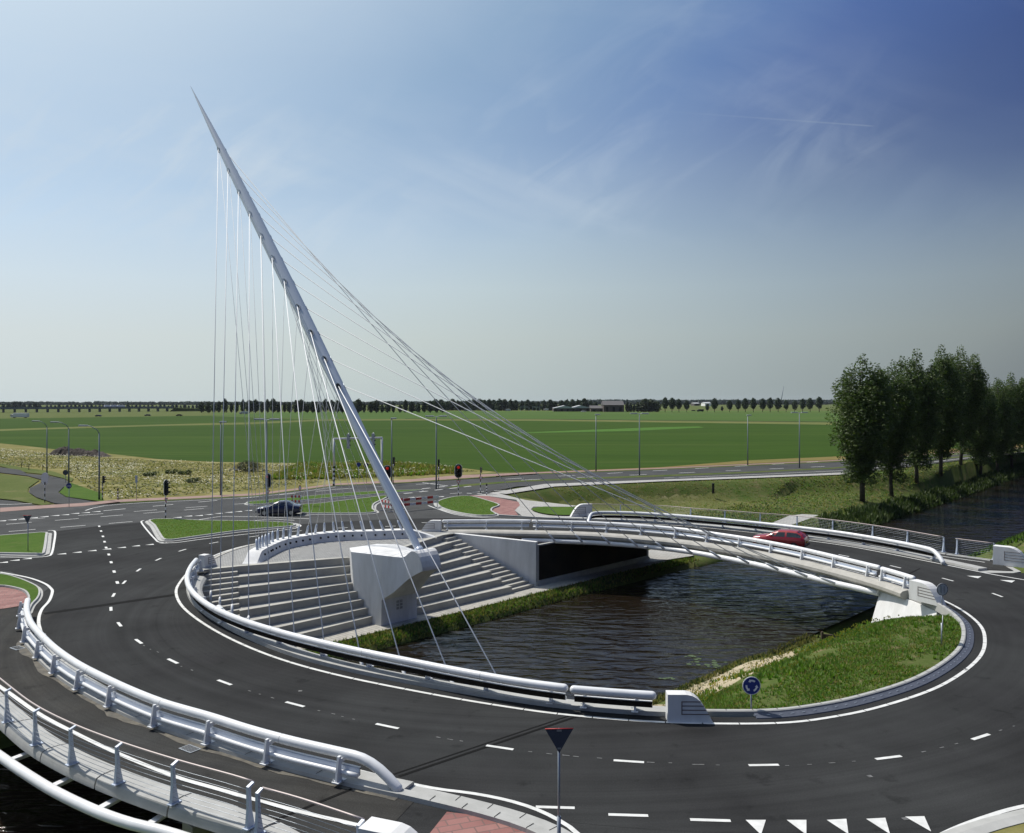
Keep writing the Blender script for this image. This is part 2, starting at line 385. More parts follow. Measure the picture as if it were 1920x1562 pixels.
def smoothp(path, it=2, closed=False):
    for _ in range(it):
        m = len(path); path = [path[i] if (not closed and i in (0, m-1)) else (path[(i-1) % m]+path[i]*2+path[(i+1) % m])/4 for i in range(m)]
    return path
def near_i(path, p): return min(range(len(path)), key=lambda i: (path[i][0]-p[0])**2+(path[i][1]-p[1])**2)
def sub(path, a, b):
    """piece of a closed path from near a forwards to near b"""
    i, j = near_i(path, a), near_i(path, b); m = len(path); out = [path[i]]
    while i != j: i = (i+1) % m; out.append(path[i])
    return out
def frame(t, lean=None):
    t = Vector(t).normalized(); up = Vector((0, 0, 1)) if abs(t.z) < .99 else Vector((0, 1, 0))
    x = up.cross(t).normalized(); y = t.cross(x); return Matrix((x, y, t)).transposed()

def empty(name, loc, rz=0.0):
    o = bpy.data.objects.new(name, None); COL.objects.link(o); o.location = loc; o.rotation_euler = (0, 0, rz); o.empty_display_size = .3; return o
def tag(o, label, cat, group=None):
    o['label'] = label; o['category'] = cat
    if group: o['group'] = group
    return o
def struct(o): o['kind'] = 'structure'; return o
def stuff(o, label, cat): o['kind'] = 'stuff'; o['label'] = label; o['category'] = cat; return o
def kids(o): return [c for c in bpy.data.objects if c.parent == o]
def copy_thing(o, loc, rz=None, label=None, scale=None):
    def cp(a, par):
        c = a.copy(); COL.objects.link(c)
        if par is not None: c.parent = par
        for ch in CH_.get(a.name, []): cp(ch, c)
        return c
    CH_.clear()
    for ob in bpy.data.objects:
        if ob.parent: CH_.setdefault(ob.parent.name, []).append(ob)
    c = cp(o, None); c.location = loc
    if rz is not None: c.rotation_euler = (0, 0, rz)
    if label: c['label'] = label
    if scale: c.scale = scale if isinstance(scale, (tuple, list)) else (scale,)*3
    return c
CH_ = {}
ORD = ['first', 'second', 'third', 'fourth', 'fifth', 'sixth', 'seventh', 'eighth', 'ninth', 'tenth', 'eleventh', 'twelfth', 'thirteenth', 'fourteenth',
       'fifteenth', 'sixteenth', 'seventeenth', 'eighteenth', 'nineteenth', 'twentieth', 'twenty-first', 'twenty-second', 'twenty-third', 'twenty-fourth',
       'twenty-fifth', 'twenty-sixth', 'twenty-seventh', 'twenty-eighth', 'twenty-ninth', 'thirtieth', 'thirty-first', 'thirty-second', 'thirty-third',
       'thirty-fourth', 'thirty-fifth', 'thirty-sixth', 'thirty-seventh', 'thirty-eighth', 'thirty-ninth', 'fortieth', 'forty-first', 'forty-second',
       'forty-third', 'forty-fourth', 'forty-fifth', 'forty-sixth', 'forty-seventh', 'forty-eighth', 'forty-ninth', 'fiftieth']
mat('dust_sand', (.16, .145, .115), .95, col2=(.07, .066, .06), vscale=1.8, bump=.2, bscale=20)
mat('blue_gutter', (.095, .105, .135), .6, spec=.2, col2=(.07, .08, .105), vscale=3)
# ------------------------------------------------------------------ ring geometry (plan, counter-clockwise, left = inward)
IN = smoothp(spline([(9, 29.1), (10.9, 29.6), (13.1, 30.6), (16.5, 32.9), (19.9, 36.4), (22.0, 39.7), (23.2, 42.6), (23.8, 46.4), (23.4, 50.4), (22.2, 54.6),
             (20.2, 59.2), (17.8, 62.9), (14.8, 66.3), (11.2, 69.0), (6.6, 71.2), (1.6, 72.2), (-3.5, 72.6), (-8.6, 72.3), (-13.4, 70.8), (-17.4, 68.6), (-19.9, 65.6),
             (-21.0, 62.4), (-21.2, 59.0), (-20.9, 55.5), (-20.2, 52.0), (-19.3, 49.0), (-17.3, 45.1), (-14.0, 40.6), (-10.5, 36.9), (-7.1, 34.3), (-3.0, 32.0),
             (0.0, 30.6), (1.9, 29.9), (5.2, 29.2)], True, .5), 3, True)
MID = smoothp(spline([(7.6, 25.8), (11.6, 26.3), (15.3, 27.9), (19.4, 30.8), (23.0, 34.7), (25.9, 39.6), (27.3, 44), (27.5, 48.4), (26.8, 52.5), (25.4, 56.6),
             (23.6, 60.7), (20.6, 65.3), (16.6, 69.6), (12.2, 72.5), (7, 74.6), (2, 75.7), (-4, 76.2), (-8, 76.0), (-10.9, 75.3), (-14.7, 73.8), (-18.2, 71.9), (-21.0, 69.3),
             (-23.1, 66.2), (-24.3, 62.9), (-24.6, 59.3), (-24.3, 55.5), (-23.5, 51.8), (-22.5, 48.4), (-21.2, 45.1), (-19.3, 42.0), (-17.1, 39.0),
             (-14.3, 36.1), (-11.2, 33.3), (-7.9, 30.9), (-4.2, 28.9), (-0.4, 27.1), (3.6, 26.0)], True, .5), 2, True)
CO = Vector((5.29, 67.8)); CE = Vector((.69, .724)).normalized(); CN = Vector((-CE.y, CE.x))   # canal origin (left water edge), direction, towards the plaza
WZ = -4.5; QZ = -3.9
def st(x, y): d = Vector((x, y))-CO; return d.dot(CE), d.dot(CN)
def xy(s, t, z=0.0): p = CO+CE*s+CN*t; return Vector((p.x, p.y, z))
def interp(x, pts):
    if x <= pts[0][0]: return pts[0][1]
    for (a, b), (c, d) in zip(pts, pts[1:]):
        if x <= c: return b+(d-b)*(x-a)/(c-a)
    return pts[-1][1]
def sst(x): x = max(0, min(1, x)); return x*x*(3-2*x)
def tL(s): return interp(s, [(-18, -.5), (0, 0), (30, -1.2), (54, -2.6), (90, -1.2), (143, 2), (400, 12)])

# road outlines measured from the photo, in photo pixels
ROAD_S = [(920, 922), (970, 912), (1100, 905), (1240, 899), (1400, 893), (1560, 888), (1657, 881), (1920, 848), (2300, 822)]     # near edge of the main road
ROAD_N = [(2300, 818), (1920, 843), (1690, 861), (1560, 867), (1305, 876), (1180, 882), (1000, 890), (930, 895), (760, 906), (630, 911), (480, 930), (225, 944), (0, 957), (-400, 976)]
roadS = [P(*q) for q in ROAD_S]
def seg_d(p, poly):
    best = 1e9
    for a, b in zip(poly, poly[1:]):
        ax, ay = a[0], a[1]; dx, dy = b[0]-ax, b[1]-ay; t = max(0, min(1, ((p[0]-ax)*dx+(p[1]-ay)*dy)/(dx*dx+dy*dy+1e-9)))
        best = min(best, math.hypot(p[0]-ax-dx*t, p[1]-ay-dy*t))
    return best
approach = [P(*q) for q in [(640, 842), (920, 922), (985, 938), (1085, 948), (1280, 949), (1340, 952)]]
approach[0] = P(920, 915)
OUTFAR = off(MID, -7.6, True); OUTFAR = [v for v in sub(OUTFAR, (4, 82), (33, 55))]
levelset = [(q.x, q.y) for q in [P(920, 920), P(1000, 938), P(1090, 948), P(1220, 953)]]+[(v.x, v.y) for v in OUTFAR[12:]]

def inside(p, poly):
    c = False; n = len(poly); j = n-1
    for i in range(n):
        if (poly[i][1] > p[1]) != (poly[j][1] > p[1]) and p[0] < (poly[j][0]-poly[i][0])*(p[1]-poly[i][1])/(poly[j][1]-poly[i][1])+poly[i][0]: c = not c
        j = i
    return c
RINGP = [(v.x, v.y) for v in off(IN, .5, True)]
def ground_z(x, y):
    s, t = st(x, y); tl = tL(s)
    z = -.14
    # far-left side meadow between the canal, the ring and the main road
    if s > 8 and t > tl-.01:
        d = seg_d((x, y), roadS); dr = seg_d((x, y), levelset); below = (s > 14)
        side = 0
        # is the point south of the main road?
        yr = interp(x, [(a.x, a.y) for a in roadS]); south = x > roadS[0].x-6 and y < yr
        if south:
            k1 = sst((d-3.6)/6.0); k2 = sst((dr-.6)/5.0)
            z = -.14-2.15*min(k1, k2)
        w = t-tl
        if s > 19 or t > 14:
            zb = interp(w, [(0, WZ-.05), (.5, -4.1), (2.5, -3.3), (5.5, -2.5), (8, -2.2), (14, -2.2), (18, 9)])
            d_ = seg_d((x, y), roadS); nr = sst((d_-2.5)/5) if south else 0.0
            if w > 3.5: zb = -.14+(zb+.14)*(nr if s > 30 else 1)
            if s > 19: z = min(z, zb)
            if s < 26 and w < 14: z = min(z, QZ-.05+(z-QZ+.05)*sst((s-17)/9.0) if w > .8 else zb)
    if -60 < s <= 19 and t > tl-.01:
        w = t-tl; zq = interp(w, [(0, WZ-.05), (.25, QZ-.22), (1.4, QZ-.08), (13.5, QZ-.08), (15.5, -.3), (17, -.14)])
        z = min(zq, -.14)
    if s <= -60 and t > tl-.01: z = interp(t-tl, [(0, WZ), (8, -.3), (10, -.14)])
    if -17.8 < t < tl+.01: z = -5.7
    w = -17.8-t
    if w >= 0:
        w -= 4.3*sst((s+8.0)/6.0)*(1 if s < 20 else 0)*min(1, w/3)
        bump = .18*math.sin(x*.9+1)*math.sin(y*.7)
        z = interp(w, [(0, WZ-.1), (.35, -4.25), (1.2, -4.0+bump*.4), (3.2, -3.3+bump), (5.5, -2.05+bump), (8.0, -.6+bump*.5), (9.6, -.05), (12, .02)])
        if s > 28 or s < -30: z = interp(w, [(0, WZ-.05), (.6, -4.0), (3, -2.6), (6, -1.0), (9, -.2), (12, -.14)])
    if w > 9 and not inside((x, y), RINGP): z = min(z, -.14)
    if z > WZ+.05: z += .05*(mnoise.noise(Vector((x*.6, y*.6, 0)))) * (1 if z < -.3 else .3)
    return z

# ground: one sheet to the horizon, cells follow the canal
def axis(lo, hi, a, b, fine, grow=1.16):
    out = []; v = a
    while v < b: out.append(v); v += fine
    out.append(b); st_ = fine; v = b
    while v < hi: st_ *= grow; v += st_; out.append(min(v, hi))
    st_ = fine; v = a
    while v > lo: st_ *= grow; v -= st_; out.insert(0, max(v, lo))
    return out
Sx = axis(-900, 6000, -58, 150, 1.0); Tx = axis(-5000, 6500, -32, 34, .55)
Tx = sorted(set(Tx+[-17.82, -17.78]))
vs = []; fs = []
for s in Sx:
    for t in Tx:
        tt = t
        p = xy(s, tt); vs.append((p.x, p.y, ground_z(p.x, p.y)))
nt = len(Tx)
for i in range(len(Sx)-1):
    for j in range(nt-1): fs.append((i*nt+j, i*nt+j+1, (i+1)*nt+j+1, (i+1)*nt+j))
g = MB(); g.add(vs, fs, True)
# material zones on the one sheet
def zone(c):
    x, y = c[0], c[1]; s, t = st(x, y)
    if t < -17.5:
        w = -17.8-t
        if .9+.5*math.sin(s*.7)+.4*math.sin(s*1.9) < w < 5.0+1.1*math.sin(s*.45+1)+.5*math.sin(s*1.7) and -24 < s < -5: return 3
        return 1
    if s > 17 and tL(s)-.5 < t < tL(s)+(9 if s < 50 else 22): return 1
    if s > 12 and t < 60 and x > roadS[0].x-6 and y < interp(x, [(a.x, a.y) for a in roadS])+.5:
        return 2 if seg_d((x, y), roadS) > 7 else 4
    return 0
g.mi = [zone([sum(vs[i][q] for i in f)/4 for q in (0, 1)]) if abs(vs[f[0]][0]) < 400 and vs[f[0]][1] < 500 else 0 for f in fs]
struct(g.build('ground', ['grass_ground', 'bank_grass', 'meadow', 'sand', 'bank_dark'], fix=False))

w_ = MB(); wl = [xy(s, tL(s)+.6, WZ) for s in [-300, -100, -60, -40, -18, 0, 15, 30, 45, 54, 70, 90, 120, 143, 200, 300, 400]]
wr = [xy(s, -18.3, WZ) for s in [-300, -100, -60, -40, -18, 0, 15, 30, 45, 54, 70, 90, 120, 143, 200, 300, 400]]
w_.strip([wr, wl]); struct(w_.build('water', 'canal_water'))

# fields (each a thin sheet of its own over the ground)
def sheet(name, px, z, m, st_=True):
    b = MB(); b.sheet([P(a, c, z) for a, c in px], z); o = b.build(name, m, fix=False); return struct(o) if st_ else o
FZ = -.13
sheet('field', [(-500, 838), (0, 831), (50, 836), (110, 843), (200, 850), (300, 861), (400, 866), (560, 868), (755, 867), (820, 872), (935, 885), (1010, 884.5), (1240, 875.5), (1400, 863), (1560, 856), (1920, 832), (2400, 812),
                (2400, 795), (1920, 797), (1560, 793.5), (1240, 790), (1000, 787.5), (760, 787), (600, 788.5), (470, 795), (300, 797.5), (150, 801.5), (0, 806), (-500, 816)], FZ+.008, 'crop')
sheet('field', [(-500, 815), (0, 805), (150, 800.5), (300, 796.6), (470, 792.5), (600, 787), (380, 779.6), (0, 785), (-500, 790)], FZ+.012, 'crop')
sheet('field', [(380, 779), (600, 786), (760, 785.5), (1000, 785.8), (1240, 788), (1560, 791), (2400, 797), (2400, 777), (1560, 773.5), (1240, 773.2), (800, 772), (560, 773.5)], FZ+.012, 'crop_light')
sheet('field_margin', [(-500, 818.5), (0, 808), (150, 803), (300, 798.6), (470, 795.5), (600, 789.2), (760, 788), (1000, 789), (1240, 792), (1560, 796.5), (1560, 792.5), (1240, 789), (1000, 786), (760, 785.7), (600, 786.5), (470, 792), (300, 796), (150, 800), (0, 804.8), (-500, 814.5)], FZ+.017, 'dry_strip')
sheet('field', [(950, 812.8), (1180, 808.2), (1320, 801.6), (1310, 799.6), (1240, 800.8), (960, 811.6)], FZ+.021, 'crop_bright')
sheet('field', [(400, 775.8), (600, 773.4), (830, 772), (1300, 772.2), (1560, 772.6), (1560, 771.6), (1300, 771.2), (830, 771.2), (600, 772.4), (400, 774.6)], FZ+.021, 'crop_bright')
sheet('ditch', [(760, 785.5), (1000, 786), (1240, 788.4), (1560, 791.4), (1560, 790.8), (1240, 787.8), (1000, 785.5), (760, 785)], FZ+.026, 'dark_panel')
sheet('weedy_ground', [(-500, 838.5), (0, 831.3), (50, 836.3), (110, 843.3), (200, 850.3), (300, 861.3), (400, 866.3), (560, 868.3), (755, 867.3), (820, 872.3), (935, 885.6), (760, 900), (630, 907), (480, 926), (225, 941), (0, 955), (-500, 975)], FZ+.016, 'weeds_ground')
sheet('dry_verge', [(1010, 885), (1240, 876), (1400, 863.3), (1560, 856.3), (1920, 832.5), (2300, 812), (2300, 815), (1920, 838), (1560, 862.5), (1400, 869), (1240, 877.2), (1010, 886)], FZ+.016, 'dry_orange')

# ------------------------------------------------------------------ roads
A = MB()
J = [(-500, 1240), (-200, 1180), (60, 1166), (78, 1160), (331, 1112), (345, 1068), (387, 1047), (480, 1014), (600, 1003), (830, 985), (1090, 985), (1130, 968), (1060, 952), (935, 930)]+ROAD_S[:-1]+ROAD_N[1:]
A.sheet([P(a, b) for a, b in J], -.004); struct(A.build('road', 'asphalt_old', fix=False))
ringA = MB(); a_ = off(IN, .62, True); b_ = off(MID, -4.05, True)
m_ = len(IN)
b_ = [min(b_, key=lambda q: (q-a_[i]).length+ (0 if (q-a_[i]).dot(Vector((IN[i][0]-a_[i][0], IN[i][1]-a_[i][1]))) > 0 else 50)) for i in range(m_)]
ringA.strip([[Vector((*q, 0)) for q in b_], [Vector((*q, 0)) for q in a_]], closed=True); struct(ringA.build('road', 'asphalt', fix=True))
K = MB(); kp = [Vector((v.x, v.y)) for v in off(sub(MID, (-2.2, 27.9), (30, 55)), -2.5)]
K.sheet([(v.x, v.y) for v in kp]+[(34, 54.5), (60, 50), (90, 30), (90, -20), (-8, -20), (-8, 19.5), (-5.6, 22.2)], -.004); struct(K.build('road', 'asphalt', fix=False))
# dark fresh patch of the junction mouth
sheet('road', [(190, 986), (265, 979), (302, 1017), (450, 1003), (560, 990), (640, 985), (440, 1035), (335, 1110), (95, 1150), (100, 1125), (100, 1105), (20, 1072), (0, 1070), (0, 1048), (101, 1040), (103, 996)], .004, 'asphalt')
# cycle paths
sheet('cycle_path', [(-300, 870), (0, 876), (38, 881), (50, 888), (92, 892), (120, 898), (133, 906), (118, 914), (109, 923), (124, 932), (187, 942), (140, 946), (104, 944), (68, 932), (54, 923), (56, 915), (76, 905), (77, 899), (52, 892), (0, 886), (-300, 882)], .006, 'asphalt_old')
sheet('verge', [(-200, 886.5), (0, 888), (52, 894), (74, 900), (54, 914), (52, 922), (66, 933), (100, 945), (78, 947), (30, 938), (0, 935), (-200, 930)], .004, 'grass_ground')
sheet('verge', [(118, 903), (135, 906), (190, 925), (196, 941), (124, 931), (111, 923), (120, 914)], .004, 'grass_island')
sheet('verge', [(-200, 862), (0, 869), (60, 879), (100, 884), (138, 897), (134, 903), (120, 897), (92, 890), (50, 886), (0, 874), (-200, 868)], .004, 'grass_ground')
sheet('side_road', [(-400, 930), (0, 937), (30, 940), (76, 949), (0, 955), (-400, 972)], .006, 'asphalt_old')
sheet('cycle_path', [(0, 952), (155, 943), (217, 937), (480, 925), (630, 906.5), (760, 899.5), (860, 891), (1010, 885.2), (1240, 877.2), (1560, 863), (1920, 838.5), (1920, 840), (1560, 864.6), (1240, 879), (1010, 887.6), (930, 892.5), (760, 904), (630, 909.5), (480, 928.5), (217, 941.5), (155, 949), (0, 958)], .010, 'brick_red_far')
sheet('verge', [(225, 941.5), (480, 928.5), (630, 909.5), (760, 904), (930, 892.5), (930, 894), (760, 905.5), (630, 911), (480, 930.5), (225, 943)], .010, 'bank_grass')
sheet('verge', [(1010, 887.8), (1240, 879.4), (1560, 865), (1920, 840.4), (1920, 842), (1560, 866.6), (1240, 880.6), (1010, 889.4)], .010, 'bank_grass')
sheet('median_verge', [(835, 915), (860, 913), (970, 903.5), (1100, 898.6), (1240, 893.6), (1400, 887), (1560, 879), (1920, 847), (1920, 845), (1560, 876.8), (1400, 884.6), (1240, 890.6), (1100, 895.5), (970, 901), (860, 909)], .014, 'bank_grass')
sheet('road_shoulder', [(920, 924), (1020, 907.5), (1240, 899.2), (1400, 893.2), (1590, 886.2), (1594, 889), (1400, 896.5), (1240, 902.5), (1040, 912), (950, 926)], .004, 'light_pavers')
sheet('brick_crossing', [(76, 949), (155, 944), (160, 947.5), (90, 952.5), (0, 960), (0, 955)], .016, 'brick_red_far')
# approach paving on the far side (cycle path joining the ring)
sheet('paving', [(885, 929), (915, 926), (925, 922.5), (985, 937.5), (1083, 948.5), (1072, 950), (1000, 950), (995, 955), (1010, 962), (1035, 966.5), (1100, 968), (1105, 972.5), (980, 968), (965, 957), (975, 947), (968, 937), (915, 930)], .012, 'light_pavers')
sheet('brick_path', [(880, 928.5), (915, 930), (972, 941), (975, 947), (965, 957), (972, 966), (940, 966), (922, 957), (926, 951), (938, 945), (910, 936)], .020, 'red_bricks')

# near footway on the deck and the brick landing at its ends
FOOT = spline([(-40, 56), (-36, 51), (-32, 46), (-28, 41.2), (-24.1, 36.3), (-20.7, 32.3)]+[tuple(P(*q, .1)[:2]) for q in [(2, 1359), (50, 1398), (120, 1437), (209, 1475), (318, 1514), (449, 1556)]]+[(-5.6, 20.6), (-4.0, 19.6)], step=.5)
FOOT = [Vector(v) for v in off([Vector(v) for v in FOOT], .22)]
KERB = spline([(-23.6, 44.5), (-23.4, 42.2)]+[tuple(P(*q, .15)[:2]) for q in [(45, 1195), (57, 1215), (76, 1237), (103, 1261), (142, 1287), (192, 1315), (254, 1344), (332, 1372), (425, 1404), (535, 1436), (665, 1468), (760, 1489), (850, 1510), (925, 1530), (985, 1550), (1035, 1575), (1075, 1610), (1100, 1660)]], step=.5)
fw = MB(); k2 = sub(KERB+KERB[:1], KERB[0], KERB[near_i(KERB, P(790, 1497))])
f2 = resample([Vector(v) for v in FOOT[near_i(FOOT, (-31, 45)):]], .5); k3 = resample([Vector(v) for v in k2], .5)
def nsamp(path, n):
    L = [0]; 
    for a, b in zip(path, path[1:]): L.append(L[-1]+(b-a).length)
    return resample(path, L[-1]/n)[:n+1]
f2 = nsamp(f2, 80); k3 = nsamp(k3, 80)
fw.strip([[Vector((v.x, v.y, .006)) for v in f2], [Vector((v.x, v.y, .006)) for v in k3]]); struct(fw.build('cycle_path', 'path_asphalt'))
sheet('cycle_path', [(-500, 1135), (0, 1138), (60, 1130), (60, 1200), (0, 1215), (-500, 1200)], .0025, 'path_asphalt')
sheet('brick_path', [(838, 1522), (905, 1530), (960, 1545), (1010, 1570), (1030, 1640), (780, 1640), (806, 1562)], .020, 'red_bricks')

def line(name, path, w, z, m='road_paint', closed=False):
    b = MB(); b.strip([[Vector((*q, z)) for q in off(path, -w/2, closed)], [Vector((*q, z)) for q in off(path, w/2, closed)]], closed=closed)
    return struct(b.build(name, m))
def dash(b, c, d, L, w, z):
    d = Vector((d[0], d[1])).normalized(); n = Vector((-d.y, d.x)); c = Vector((c[0], c[1]))
    b.add([Vector((*(c+d*a*L/2+n*e*w/2), z)) for a, e in ((-1, -1), (1, -1), (1, 1), (-1, 1))], [(0, 1, 2, 3)])
MZ = .012
# inner edge line laid in pieces
b = MB(); Pn = resample(IN+IN[:1], .05); acc = 0; seg = []; a2 = resample(IN+IN[:1], .25)
nseg = 5
for i in range(0, len(a2)-1, nseg):
    piece = a2[i:i+nseg+1]
    if len(piece) < 2: continue
    piece = [piece[0].lerp(piece[1], .07)]+piece[1:-1]+[piece[-1].lerp(piece[-2], .07)]
    b.strip([[Vector((*q, MZ)) for q in off(piece, -.075)], [Vector((*q, MZ)) for q in off(piece, .075)]])
struct(b.build('edge_line', 'road_paint'))
# centre dashes of the ring
b = MB()
for q in [(208, 1142), (224, 1171), (260, 1203), (324, 1240), (421, 1280), (553, 1321), (726, 1362), (937, 1402), (1179, 1428), (1432, 1435), (1666, 1421), (1839, 1382), (1870, 1116), (1777, 1087), (1679, 1063), (1582, 1042),
          (213, 1116), (233, 1092), (260, 1069), (297, 1049), (342, 1032), (401, 1018), (476, 1006), (556, 996), (642, 990), (732, 987), (800, 980)]:
    p = P(*q); i = near_i(MID, p); m_ = len(MID); d = MID[(i+2) % m_]-MID[(i-2) % m_]; dash(b, p, d, .92, .14, MZ)
for q in [(1041, 1514.5), (1178, 1529), (1332, 1538.5)]: dash(b, P(*q), (1, -.06), 1.05, .14, MZ)
for x, y in [(186, 987), (189.5, 996), (193, 1006), (196, 1016), (199, 1027), (204, 1040), (208.5, 1054.5), (214, 1072), (220, 1092.5)]: dash(b, P(x, y), P(195, 1000)-P(182, 970), .8, .17, MZ)
struct(b.build('centre_line', 'road_paint'))
# worn stumps of an older line and faint specks
b = MB()
for q in [(270, 1211), (282, 1218), (296, 1223), (340, 1250), (360, 1257), (468, 1296), (487, 1302), (511, 1309), (598, 1333), (625, 1339), (642, 1344), (663, 1349), (822, 1383), (844, 1387), (865, 1390), (994, 1410), (1030, 1414), (1061, 1417), (1080, 1419), (1124, 1422), (1220, 1430), (1257, 1431), (1305, 1434), (1316, 1434), (1346, 1435), (1476, 1436), (1518, 1434), (1560, 1431), (1601, 1428), (1732, 1410), (1766, 1402), (1793, 1395), (1876, 1370), (1901, 1362)]:
    p = P(*q); i = near_i(MID, p); dash(b, p, MID[(i+2) % len(MID)]-MID[i-2], random.uniform(.10, .24), .05, MZ)
for q in [(563, 1296), (1631, 1456), (1811, 1255), (1697, 1536)]: dash(b, P(*q), (1, .2), .14, .14, MZ)
struct(b.build('worn_marks', 'worn_paint'))
# outer edge lines
line('edge_line', spline([P(*q) for q in [(0, 1073), (52, 1083), (83, 1094), (96, 1104), (98, 1111), (92, 1127), (79, 1142), (73, 1158), (74, 1176), (86, 1200), (130, 1235)]], step=.4), .15, MZ)
line('edge_line', spline([P(*q) for q in [(640, 1437), (760, 1467.5), (822, 1480), (885, 1488), (947, 1500), (1000, 1516), (1045, 1537), (1081, 1562), (1120, 1610)]], step=.4), .15, MZ)
line('edge_line', spline([P(*q) for q in [(1740, 1580), (1773, 1562), (1807, 1547), (1849, 1532), (1898, 1517), (1990, 1497)]], step=.4), .15, MZ)
line('edge_line', spline([P(*q) for q in [(803, 948), (822, 955), (860, 966), (925, 972), (1010, 975), (1120, 978), (1240, 984), (1305, 988), (1430, 1001), (1510, 1013), (1600, 1026), (1751, 1055), (1860, 1077), (1960, 1094)]], step=.5), .15, MZ)
line('edge_line', spline([P(*q) for q in [(0, 1044.5), (60, 1045), (90, 1043), (97, 1037), (101, 1020), (103, 997), (90, 995)]], step=.3), .15, MZ)
line('edge_line', spline([P(*q) for q in [(270, 976), (265, 979), (274, 992), (290, 1010), (300, 1017), (330, 1017.5), (380, 1011), (450, 1003), (540, 993), (561, 988), (563, 985), (552, 981.5), (520, 979.8)]], step=.3), .14, MZ)
line('edge_line', [P(371, 975), P(413, 968.5), P(480, 969), P(580, 973)], .16, MZ)
line('edge_line', [P(470, 977), P(510, 973.5), P(552, 976)], .16, MZ)
line('edge_line', spline([P(*q) for q in [(1245, 896.5), (1480, 887), (1657, 876), (1920, 846.2)]], step=2), .22, MZ)
line('edge_line', spline([P(*q) for q in [(1000, 911), (1240, 900.3), (1480, 891.0), (1600, 885)]], step=2), .18, MZ)
line('edge_line', spline([P(*q) for q in [(160, 957.5), (225, 945.6), (480, 931.6), (630, 913)]], step=2), .15, MZ)
line('edge_line', spline([P(*q) for q in [(-200, 944), (0, 946), (60, 944)]], step=2), .2, MZ)
line('edge_line', [P(792, 905), P(840, 911.5)], .2, MZ)
# shark teeth
b = MB()
def tooth(p, d, L=.62, w_=.5):
    d = Vector((d[0], d[1])).normalized(); n = Vector((-d.y, d.x)); p = Vector((p[0], p[1]))
    b.add([Vector((*(p-d*L/2), MZ)), Vector((*(p+d*L/2-n*w_/2), MZ)), Vector((*(p+d*L/2+n*w_/2), MZ))], [(0, 1, 2)])
for q in [(115, 1039), (144, 1036), (172, 1033), (200, 1030), (227.5, 1027), (254, 1024), (280, 1021.5), (306, 1018.5), (27, 1051), (5, 1055), (50, 1048)]: tooth(P(*q), (.8, .5))
for q in [(180, 959.5), (160, 961.5), (140, 963), (121, 965.5), (102.5, 967), (82, 969), (62, 971), (41, 973), (22, 975), (2, 977), (332, 970.5), (352, 968), (372, 967), (391, 965), (409, 963), (428, 961), (446, 959.5), (465, 957.5)]: tooth(P(*q), (.9, .4), .8, .6)
for q in [(770, 932.8), (783, 932.6), (797, 932.4), (811, 932), (825, 931.5)]: tooth(P(*q), (.9, .3), .9, .6)
for q in [(1830, 1082.5), (1893, 1090.5)]: tooth(P(*q), (.2, 1), .7, .85)
for A1, B1, C1 in [((1398, 1538), (1436, 1538), (1427, 1566)), ((1475, 1538), (1512, 1538), (1512, 1566)), ((1550, 1538), (1587, 1536), (1591, 1565)), ((1624, 1536), (1660, 1534), (1669, 1565)), ((1697, 1532), (1733, 1531), (1746, 1560))]:
    b.add([P(*A1)+Vector((0, 0, MZ)), P(*C1)+Vector((0, 0, MZ)), P(*B1)+Vector((0, 0, MZ))], [(0, 1, 2)])
struct(b.build('give_way_teeth', 'road_paint'))
# lane dashes on the main road
b = MB()
def dashes(a, c, step_, L, w=.16):
    a, c = P(*a), P(*c); d = (c-a); n = int(d.length/step_)
    for i in range(n+1): dash(b, a+d.normalized()*i*step_, d, L, w, MZ)
dashes((-60, 1003), (275, 976), 3.9, 2.0); dashes((-60, 989), (365, 955), 3.9, 2.0); dashes((60, 973), (545, 938), 5, 2.2); dashes((215, 956), (620, 919), 5, 2.2, .2)
dashes((640, 917), (835, 905), 6, 3, .22); dashes((965, 897.5), (1900, 845.5), 9, 3.0, .26); dashes((995, 899.5), (1560, 874), 9, 3.0, .26)
dashes((855, 925), (985, 917), 3, 1.6, .2); dashes((765, 925), (880, 912), 2.6, 1.4, .3); dashes((770, 919), (865, 909), 2.6, 1.4, .3); dashes((880, 925), (925, 926.5), 1.3, .6, .3)
dashes((560, 966.8), (610, 967), 6, 2.0)
struct(b.build('lane_marks', 'road_paint'))
# expansion joints
b = MB()
for a, c, w in [((331, 1115), (82, 1151), .5), ((1092, 1340), (748, 1456), .12), ((1086, 1336), (738, 1452), .07)]:
    a, c = P(*a), P(*c); dash(b, (a+c)/2, c-a, (c-a).length, w, .008)
a, c = P(660, 1480), P(500, 1545); dash(b, (a+c)/2, c-a, (c-a).length, .10, .017)
a, c = P(1725, 1066), P(1690, 1083); dash(b, (a+c)/2, c-a, (c-a).length, .10, .008)
struct(b.build('expansion_joint', 'joint_tar'))
# pale dirt washed against the footway kerb
b = MB()
dk = sub(KERB+KERB[:1], P(30, 1200), P(760, 1489)); rr = random.Random(3)
wob = [.10+.35*abs(mnoise.noise(Vector((i*.13, 0, 0))))+.30*abs(mnoise.noise(Vector((i*.9, 4, 0)))) for i in range(len(dk))]
b.strip([[Vector((v.x, v.y, .016)) for v in [off(dk, -.02)[i] for i in range(len(dk))]], [Vector((*(off(dk, -.02-wob[i])[i]), .016)) for i in range(len(dk))]])
struct(b.build('dust', 'dust_sand'))

